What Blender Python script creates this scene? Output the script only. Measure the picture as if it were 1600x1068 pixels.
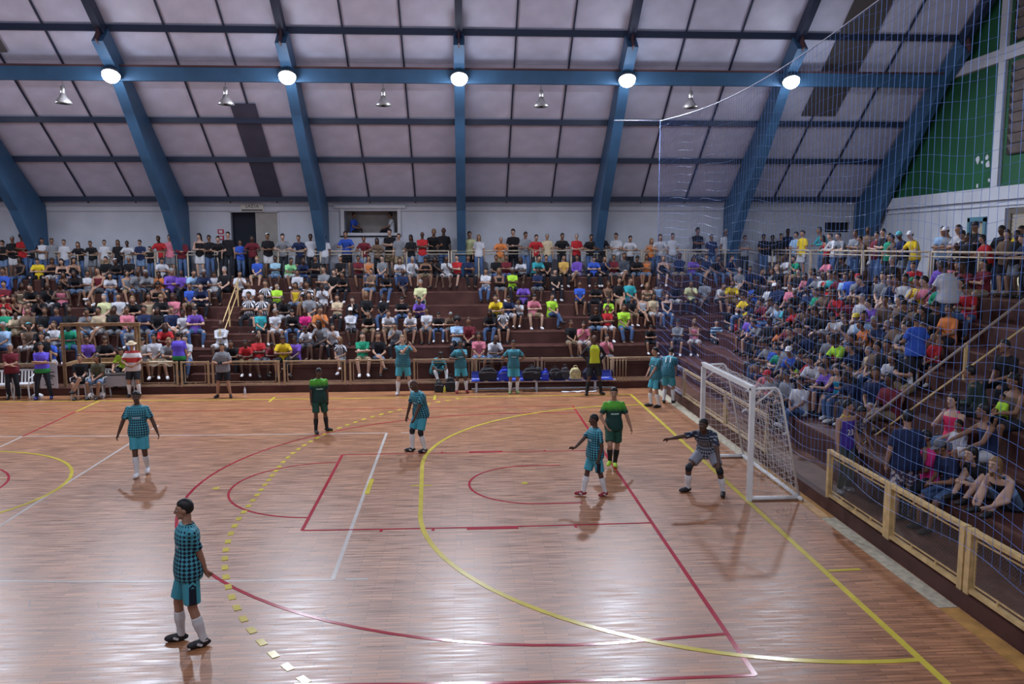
import bpy, math, random
import numpy as np
from mathutils import Vector, Matrix, Quaternion
random.seed(7)
for o in list(bpy.data.objects): bpy.data.objects.remove(o)
SC = bpy.context.scene
C = SC.collection
R = math.radians

# ---------------------------------------------------------------- camera, world, lights, exposure
def setup_camera():
    yw, pt, rl, f = 0.0582, 0.1173, 0.0029, 1271.3
    fwd = Vector((math.sin(yw), math.cos(yw), 0)); right = Vector((math.cos(yw), -math.sin(yw), 0)); up = Vector((0, 0, 1))
    F = fwd*math.cos(pt) - up*math.sin(pt); U = fwd*math.sin(pt) + up*math.cos(pt)
    X = right*math.cos(rl) - U*math.sin(rl); Y = right*math.sin(rl) + U*math.cos(rl)
    m = Matrix((X, Y, -F)).transposed().to_4x4(); m.translation = Vector((10.897, -15.621, 4.6235))
    cam = bpy.data.cameras.new('camera'); cam.sensor_width = 36; cam.lens = f/1600*36; cam.clip_end = 200; cam.clip_start = .1
    o = bpy.data.objects.new('camera', cam); o.matrix_world = m; C.objects.link(o); SC.camera = o
setup_camera()
w = bpy.data.worlds.new('world'); SC.world = w; w.use_nodes = True
w.node_tree.nodes['Background'].inputs[0].default_value = (.55, .6, .75, 1)
w.node_tree.nodes['Background'].inputs[1].default_value = .10
SC.view_settings.view_transform = 'Standard'; SC.view_settings.look = 'None'
SC.view_settings.exposure = -0.12; SC.view_settings.gamma = 1; SC.view_settings.use_curve_mapping = False
BAY = 5.4; FX = [10.8 + BAY*k for k in range(-4, 4)]            # x of the roof frames
FAR_W, NEAR_W, FILL_W = 690, 185, 55
def area(name, loc, rot, size, power, col=(.80, .86, 1)):
    l = bpy.data.lights.new(name, 'AREA'); l.shape = 'DISK'; l.size = size; l.energy = power; l.color = col
    o = bpy.data.objects.new(name, l); o.location = loc; o.rotation_euler = rot; C.objects.link(o)
for x in FX[1:-1]:
    area('floodlight_beam', (x - .1, 10.95, 9.72), (R(-28), 0, 0), .5, FAR_W*(.45 if x > 20 else 1))         # the lamp by the net burns dimmer
    l = bpy.data.lights.new('ceiling_fill', 'POINT'); l.energy = FILL_W; l.color = (.80, .86, 1); l.shadow_soft_size = .22  # added fill point below each floodlight, to brighten ceiling and far wall
    o = bpy.data.objects.new('ceiling_fill', l); o.location = (x, 10.3, 9.3); C.objects.link(o)
for x in FX[1:-1]:
    area('floodlight_beam', (x, -11.0, 9.7), (R(62), 0, 0), .6, NEAR_W)

# ---------------------------------------------------------------- materials
MATS = {}
def mat(name, col, rough=.6, spec=.4, metal=0, emit=None, es=1, noise=.0, nscale=8, bump=0, bscale=60):
    if name in MATS: return MATS[name]
    m = bpy.data.materials.new(name); m.use_nodes = True; MATS[name] = m
    nt = m.node_tree; b = nt.nodes['Principled BSDF']
    b.inputs['Base Color'].default_value = (*col, 1); b.inputs['Roughness'].default_value = rough
    b.inputs['Specular IOR Level'].default_value = spec; b.inputs['Metallic'].default_value = metal
    if emit: b.inputs['Emission Color'].default_value = (*emit, 1); b.inputs['Emission Strength'].default_value = es
    tc = nt.nodes.new('ShaderNodeTexCoord')
    if noise:
        n = nt.nodes.new('ShaderNodeTexNoise'); n.inputs['Scale'].default_value = nscale; n.inputs['Detail'].default_value = 4
        nt.links.new(tc.outputs['Object'], n.inputs['Vector'])
        r = nt.nodes.new('ShaderNodeMapRange'); r.inputs[1].default_value = .3; r.inputs[2].default_value = .7
        r.inputs[3].default_value = 1 - noise; r.inputs[4].default_value = 1 + noise
        nt.links.new(n.outputs['Fac'], r.inputs[0])
        x = nt.nodes.new('ShaderNodeVectorMath'); x.operation = 'SCALE'; x.inputs[0].default_value = col
        nt.links.new(r.outputs[0], x.inputs['Scale']); nt.links.new(x.outputs[0], b.inputs['Base Color'])
    if bump:
        n = nt.nodes.new('ShaderNodeTexNoise'); n.inputs['Scale'].default_value = bscale
        nt.links.new(tc.outputs['Object'], n.inputs['Vector'])
        u = nt.nodes.new('ShaderNodeBump'); u.inputs['Strength'].default_value = bump; u.inputs['Distance'].default_value = .01
        nt.links.new(n.outputs['Fac'], u.inputs['Height']); nt.links.new(u.outputs[0], b.inputs['Normal'])
    return m
class NT:
    'tiny node helper'
    def __init__(s, m): s.nt = m.node_tree; s.b = s.nt.nodes['Principled BSDF']
    def n(s, t, **k):
        x = s.nt.nodes.new(t)
        for a, v in k.items(): setattr(x, a, v)
        return x
    def link(s, a, b): s.nt.links.new(a, b)
    def math(s, op, a, b=None, c=None):
        x = s.n('ShaderNodeMath', operation=op)
        for i, v in enumerate((a, b, c)):
            if v is None: continue
            if isinstance(v, (int, float)): x.inputs[i].default_value = v
            else: s.link(v, x.inputs[i])
        return x.outputs[0]
    def mix(s, f, a, b):
        x = s.n('ShaderNodeMix', data_type='RGBA')
        if isinstance(f, (int, float)): x.inputs[0].default_value = f
        else: s.link(f, x.inputs[0])
        for i, v in ((6, a), (7, b)):
            if isinstance(v, tuple): x.inputs[i].default_value = (*v, 1)
            else: s.link(v, x.inputs[i])
        return x.outputs[2]

def floor_material():
    m = mat('court_wood', (.5, .25, .13), .33, .75); t = NT(m)
    tc = t.n('ShaderNodeTexCoord')
    br = t.n('ShaderNodeTexBrick'); br.inputs['Scale'].default_value = 1
    br.inputs['Brick Width'].default_value = .55; br.inputs['Row Height'].default_value = .065; br.inputs['Mortar Size'].default_value = .0035
    br.inputs['Color1'].default_value = (.43, .19, .085, 1); br.inputs['Color2'].default_value = (.28, .115, .05, 1)
    br.inputs['Mortar'].default_value = (.13, .06, .03, 1); br.inputs['Bias'].default_value = -.1
    t.link(tc.outputs['Object'], br.inputs['Vector'])
    mp = t.n('ShaderNodeMapping'); mp.inputs['Scale'].default_value = (1.2, 14, 1); t.link(tc.outputs['Object'], mp.inputs['Vector'])
    n1 = t.n('ShaderNodeTexNoise'); n1.inputs['Scale'].default_value = 1.4; n1.inputs['Detail'].default_value = 6; t.link(mp.outputs[0], n1.inputs['Vector'])
    n2 = t.n('ShaderNodeTexNoise'); n2.inputs['Scale'].default_value = .35; n2.inputs['Detail'].default_value = 3; t.link(tc.outputs['Object'], n2.inputs['Vector'])
    r1 = t.n('ShaderNodeMapRange'); t.link(n1.outputs['Fac'], r1.inputs[0]); r1.inputs[1].default_value = .3; r1.inputs[2].default_value = .7; r1.inputs[3].default_value = .60; r1.inputs[4].default_value = 1.30
    c = t.n('ShaderNodeVectorMath', operation='SCALE'); t.link(br.outputs['Color'], c.inputs[0]); t.link(r1.outputs[0], c.inputs['Scale'])
    # scuffs: thin dark heel marks
    mp2 = t.n('ShaderNodeMapping'); mp2.inputs['Scale'].default_value = (.8, 2.4, 1); mp2.inputs['Rotation'].default_value = (0, 0, .5); t.link(tc.outputs['Object'], mp2.inputs['Vector'])
    v = t.n('ShaderNodeTexVoronoi', feature='DISTANCE_TO_EDGE'); v.inputs['Scale'].default_value = 1.3; t.link(mp2.outputs[0], v.inputs['Vector'])
    s1 = t.math('LESS_THAN', v.outputs['Distance'], .012)
    n3 = t.n('ShaderNodeTexNoise'); n3.inputs['Scale'].default_value = 1.9; t.link(tc.outputs['Object'], n3.inputs['Vector'])
    s2 = t.math('GREATER_THAN', n3.outputs['Fac'], .58)
    sc = t.math('MULTIPLY', t.math('MULTIPLY', s1, s2), .45)
    col = t.mix(sc, c.outputs[0], (.09, .055, .05)); t.link(col, t.b.inputs['Base Color'])
    r2 = t.n('ShaderNodeMapRange'); t.link(n1.outputs['Fac'], r2.inputs[0]); r2.inputs[1].default_value = .3; r2.inputs[2].default_value = .7; r2.inputs[3].default_value = .27; r2.inputs[4].default_value = .46
    t.link(r2.outputs[0], t.b.inputs['Roughness'])
    bu = t.n('ShaderNodeBump'); bu.inputs['Strength'].default_value = .12; bu.inputs['Distance'].default_value = .004
    t.link(n1.outputs['Fac'], bu.inputs['Height']); t.link(bu.outputs[0], t.b.inputs['Normal'])
    return m
def step_material():
    m = mat('red_oxide_concrete', (.11, .032, .026), .55, .35); t = NT(m)
    tc = t.n('ShaderNodeTexCoord'); n = t.n('ShaderNodeTexNoise'); n.inputs['Scale'].default_value = 1.6; n.inputs['Detail'].default_value = 6
    t.link(tc.outputs['Object'], n.inputs['Vector'])
    r = t.n('ShaderNodeMapRange'); t.link(n.outputs['Fac'], r.inputs[0]); r.inputs[1].default_value = .35; r.inputs[2].default_value = .7
    t.link(t.mix(r.outputs[0], (.050, .015, .012), (.095, .036, .028)), t.b.inputs['Base Color'])
    return m
def jersey(name, kind):
    'printed team shirt, using the u,v laid round the chest'
    if name in MATS: return MATS[name]
    m = mat(name, (.05, .4, .45), .6, .3); t = NT(m)
    uv = t.n('ShaderNodeUVMap'); sp = t.n('ShaderNodeSeparateXYZ'); t.link(uv.outputs[0], sp.inputs[0])
    u, v = sp.outputs[0], sp.outputs[1]
    if kind in ('teal', 'keeper'):
        c = .048 if kind == 'teal' else .06
        a = t.math('DIVIDE', t.math('ADD', u, v), c); b = t.math('DIVIDE', t.math('SUBTRACT', u, v), c)
        par = t.math('PINGPONG', t.math('ADD', t.math('FLOOR', a), t.math('FLOOR', b)), 1)
        fa = t.math('ABSOLUTE', t.math('SUBTRACT', t.math('FRACT', a), .5)); fb = t.math('ABSOLUTE', t.math('SUBTRACT', t.math('FRACT', b), .5))
        mx = t.math('MAXIMUM', fa, fb)
        size = t.n('ShaderNodeMapRange'); t.link(v, size.inputs[0]); size.inputs[1].default_value = .1; size.inputs[2].default_value = .52; size.inputs[3].default_value = .72; size.inputs[4].default_value = .26
        blk = t.math('MULTIPLY', t.math('LESS_THAN', mx, size.outputs[0]), t.math('GREATER_THAN', par, .5))
        if kind == 'teal': col = t.mix(blk, (.06, .31, .39), (.006, .012, .03))
        else: col = t.mix(blk, (.02, .028, .05), (.26, .30, .36))
        bar = t.math('MULTIPLY', t.math('LESS_THAN', t.math('ABSOLUTE', t.math('SUBTRACT', v, .27)), .012), t.math('LESS_THAN', t.math('ABSOLUTE', u), .10))
        col = t.mix(t.math('MULTIPLY', bar, .7), col, (.6, .65, .7)); t.link(col, t.b.inputs['Base Color'])
    elif kind == 'green':
        n = t.n('ShaderNodeTexNoise'); n.inputs['Scale'].default_value = 9; t.link(uv.outputs[0], n.inputs['Vector'])
        h = t.math('ADD', v, t.math('MULTIPLY', t.math('SUBTRACT', n.outputs['Fac'], .5), .12))
        r = t.n('ShaderNodeMapRange'); t.link(h, r.inputs[0]); r.inputs[1].default_value = .30; r.inputs[2].default_value = .42
        col = t.mix(r.outputs[0], (.008, .045, .038), (.10, .42, .035))
        bar = t.math('MULTIPLY', t.math('LESS_THAN', t.math('ABSOLUTE', t.math('SUBTRACT', v, .25)), .014), t.math('LESS_THAN', t.math('ABSOLUTE', u), .11))
        t.link(t.mix(t.math('MULTIPLY', bar, .8), col, (.5, .7, .6)), t.b.inputs['Base Color'])
    elif kind == 'referee':
        f = t.math('MULTIPLY', t.math('LESS_THAN', t.math('ABSOLUTE', u), .15), t.math('GREATER_THAN', v, .0))
        t.link(t.mix(f, (.012, .012, .014), (.55, .62, .03)), t.b.inputs['Base Color'])
    elif kind in ('stripe_v', 'stripe_h', 'stripe_bee', 'stripe_w'):
        q, c, A, B = {'stripe_v': (u, .09, (.02, .02, .025), (.6, .6, .64)), 'stripe_h': (v, .12, (.03, .05, .12), (.3, .5, .62)),
                      'stripe_bee': (v, .11, (.03, .015, .012), (.6, .36, .08)), 'stripe_w': (v, .13, (.62, .63, .6), (.06, .07, .09))}[kind]
        f = t.math('LESS_THAN', t.math('FRACT', t.math('DIVIDE', q, c)), .45 if kind != 'stripe_w' else .25)
        t.link(t.mix(f, A, B), t.b.inputs['Base Color'])
    elif kind == 'two_tone':
        f = t.math('GREATER_THAN', v, .02)
        t.link(t.mix(f, (.02, .22, .06), (.11, .07, .55)), t.b.inputs['Base Color'])
    elif kind == 'hat_man':
        r = t.n('ShaderNodeValToRGB'); t.link(v, r.inputs[0]); e = r.color_ramp; e.interpolation = 'CONSTANT'
        e.elements[0].position = 0; e.elements[0].color = (.55, .5, .5, 1); e.elements[1].position = .15; e.elements[1].color = (.5, .04, .04, 1)
        x = e.elements.new(.3); x.color = (.65, .64, .66, 1); x = e.elements.new(.44); x.color = (.35, .02, .02, 1)
        t.link(r.outputs[0], t.b.inputs['Base Color'])
    elif kind == 'purple':
        tr = t.math('GREATER_THAN', t.math('ABSOLUTE', u), .20)
        t.link(t.mix(t.math('MULTIPLY', tr, t.math('GREATER_THAN', v, .3)), (.07, .035, .30), (.6, .42, .05)), t.b.inputs['Base Color'])
    elif kind == 'shorts':
        side = t.math('LESS_THAN', t.math('ABSOLUTE', t.math('SUBTRACT', t.math('ABSOLUTE', u), .27)), .035)
        low = t.math('LESS_THAN', v, -.20)
        chev = t.math('LESS_THAN', t.math('FRACT', t.math('DIVIDE', t.math('ADD', v, t.math('ABSOLUTE', t.math('SUBTRACT', t.math('ABSOLUTE', u), .27))), .06)), .5)
        t.link(t.mix(t.math('MULTIPLY', side, t.math('MAXIMUM', low, t.math('MULTIPLY', chev, t.math('GREATER_THAN', v, -.2)))), (.06, .34, .43), (.008, .014, .03)), t.b.inputs['Base Color'])
    elif kind == 'floral':
        vo = t.n('ShaderNodeTexVoronoi'); vo.inputs['Scale'].default_value = 16; t.link(uv.outputs[0], vo.inputs['Vector'])
        t.link(t.mix(t.math('LESS_THAN', vo.outputs['Distance'], .42), (.10, .07, .12), (.62, .60, .64)), t.b.inputs['Base Color'])
    elif kind == 'plaid':
        f = t.math('LESS_THAN', t.math('FRACT', t.math('DIVIDE', u, .06)), .4); g = t.math('LESS_THAN', t.math('FRACT', t.math('DIVIDE', v, .06)), .4)
        t.link(t.mix(t.math('MULTIPLY', t.math('ADD', f, g), .5), (.07, .05, .07), (.22, .2, .24)), t.b.inputs['Base Color'])
    return m

# ---------------------------------------------------------------- object helpers
def link(name, me, m=None, parent=None, loc=None, rot=None, objmat=False):
    o = bpy.data.objects.new(name, me); C.objects.link(o)
    if parent is not None: o.parent = parent
    if loc is not None: o.location = loc
    if rot is not None: o.rotation_euler = rot
    if m is not None:
        if not len(me.materials): me.materials.append(None if objmat else m)
        if objmat: o.material_slots[0].link = 'OBJECT'; o.material_slots[0].material = m
    return o
def mesh(verts, faces, smooth=False):
    me = bpy.data.meshes.new('m'); me.from_pydata([tuple(v) for v in verts], [], faces); me.update()
    if smooth: me.polygons.foreach_set('use_smooth', [True]*len(me.polygons))
    return me
class G:
    'collects shapes into one mesh'
    def __init__(s): s.v = []; s.f = []
    def add(s, v, f):
        k = len(s.v); s.v += [tuple(x) for x in v]; s.f += [tuple(i + k for i in q) for q in f]; return s
    def box(s, x0, x1, y0, y1, z0, z1):
        return s.add([(x, y, z) for z in (z0, z1) for y in (y0, y1) for x in (x0, x1)],
                     [(0, 2, 3, 1), (4, 5, 7, 6), (0, 1, 5, 4), (2, 6, 7, 3), (0, 4, 6, 2), (1, 3, 7, 5)])
    def bar(s, a, b, w, h=None, up=(0, 0, 1)):
        'rectangular bar between two points'
        a, b = Vector(a), Vector(b); d = (b - a).normalized(); h = h or w
        u = Vector(up)
        if abs(d.dot(u)) > .99: u = Vector((0, 1, 0))
        x = d.cross(u).normalized()*w/2; y = x.cross(d).normalized()*h/2
        return s.add([p + q for p in (a, b) for q in (-x - y, x - y, x + y, -x + y)],
                     [(3, 2, 1, 0), (4, 5, 6, 7), (0, 1, 5, 4), (1, 2, 6, 5), (2, 3, 7, 6), (3, 0, 4, 7)])
    def tube(s, pts, r, n=6, cap=True):
        pts = [Vector(p) for p in pts]; rings = []; rs = r if isinstance(r, (list, tuple)) else [r]*len(pts)
        x = None
        for i, p in enumerate(pts):
            d = (pts[min(i+1, len(pts)-1)] - pts[max(i-1, 0)]).normalized()
            if x is None:
                u = Vector((0, 0, 1)) if abs(d.z) < .9 else Vector((1, 0, 0)); x = d.cross(u).normalized()
            else: x = (x - d*x.dot(d)).normalized()
            y = d.cross(x)
            rings.append([p + (x*math.cos(2*math.pi*k/n) + y*math.sin(2*math.pi*k/n))*rs[i] for k in range(n)])
        v = [q for g in rings for q in g]; f = []
        for i in range(len(pts)-1):
            for k in range(n): f.append((i*n+k, i*n+(k+1) % n, (i+1)*n+(k+1) % n, (i+1)*n+k))
        if cap: f.append(tuple(range(n-1, -1, -1))); f.append(tuple((len(pts)-1)*n+k for k in range(n)))
        return s.add(v, f)
    def lathe(s, prof, c=(0, 0, 0), n=16):
        v = [(c[0] + r*math.cos(2*math.pi*k/n), c[1] + r*math.sin(2*math.pi*k/n), c[2] + z) for r, z in prof for k in range(n)]
        f = [(i*n+k, i*n+(k+1) % n, (i+1)*n+(k+1) % n, (i+1)*n+k) for i in range(len(prof)-1) for k in range(n)]
        if prof[0][0] > 1e-4: f.append(tuple(range(n-1, -1, -1)))
        if prof[-1][0] > 1e-4: f.append(tuple((len(prof)-1)*n+k for k in range(n)))
        return s.add(v, f)
    def prism(s, poly, axis, a, b):
        'extrudes a polygon of (p,q) along an axis: x -> (y,z), y -> (x,z), z -> (x,y)'
        def P(p, t): return {'x': (t, p[0], p[1]), 'y': (p[0], t, p[1]), 'z': (p[0], p[1], t)}[axis]
        n = len(poly); v = [P(p, a) for p in poly] + [P(p, b) for p in poly]
        return s.add(v, [tuple(range(n-1, -1, -1)), tuple(range(n, 2*n))] + [(i, (i+1) % n, n+(i+1) % n, n+i) for i in range(n)])
    def blob(s, c, r, n=10, m=6, rot=None):
        v = []; f = []
        for i in range(m+1):
            th = math.pi*i/m
            for k in range(n):
                ph = 2*math.pi*k/n; p = Vector((r[0]*math.sin(th)*math.cos(ph), r[1]*math.sin(th)*math.sin(ph), r[2]*math.cos(th)))
                if rot is not None: p = rot @ p
                v.append(p + Vector(c))
        for i in range(m):
            for k in range(n): f.append((i*n+k, (i+1)*n+k, (i+1)*n+(k+1) % n, i*n+(k+1) % n))
        return s.add(v, f)
    def me(s, smooth=False): return mesh(s.v, s.f, smooth)
    def obj(s, name, m, parent=None, smooth=False, loc=None, rot=None): return link(name, s.me(smooth), m, parent, loc, rot)
def tag(o, label=None, cat=None, group=None, kind=None):
    if label: o['label'] = label
    if cat: o['category'] = cat
    if group: o['group'] = group
    if kind: o['kind'] = kind
    return o
def thing(name, label, cat, loc=(0, 0, 0), rz=0, group=None):
    o = bpy.data.objects.new(name, None); C.objects.link(o); o.location = loc; o.rotation_euler = (0, 0, rz); o.empty_display_size = .1
    return tag(o, label, cat, group)
ORD = ['first', 'second', 'third', 'fourth', 'fifth', 'sixth', 'seventh', 'eighth', 'ninth', 'tenth', 'eleventh', 'twelfth', 'thirteenth', 'fourteenth',
       'fifteenth', 'sixteenth', 'seventeenth', 'eighteenth', 'nineteenth', 'twentieth']
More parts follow.
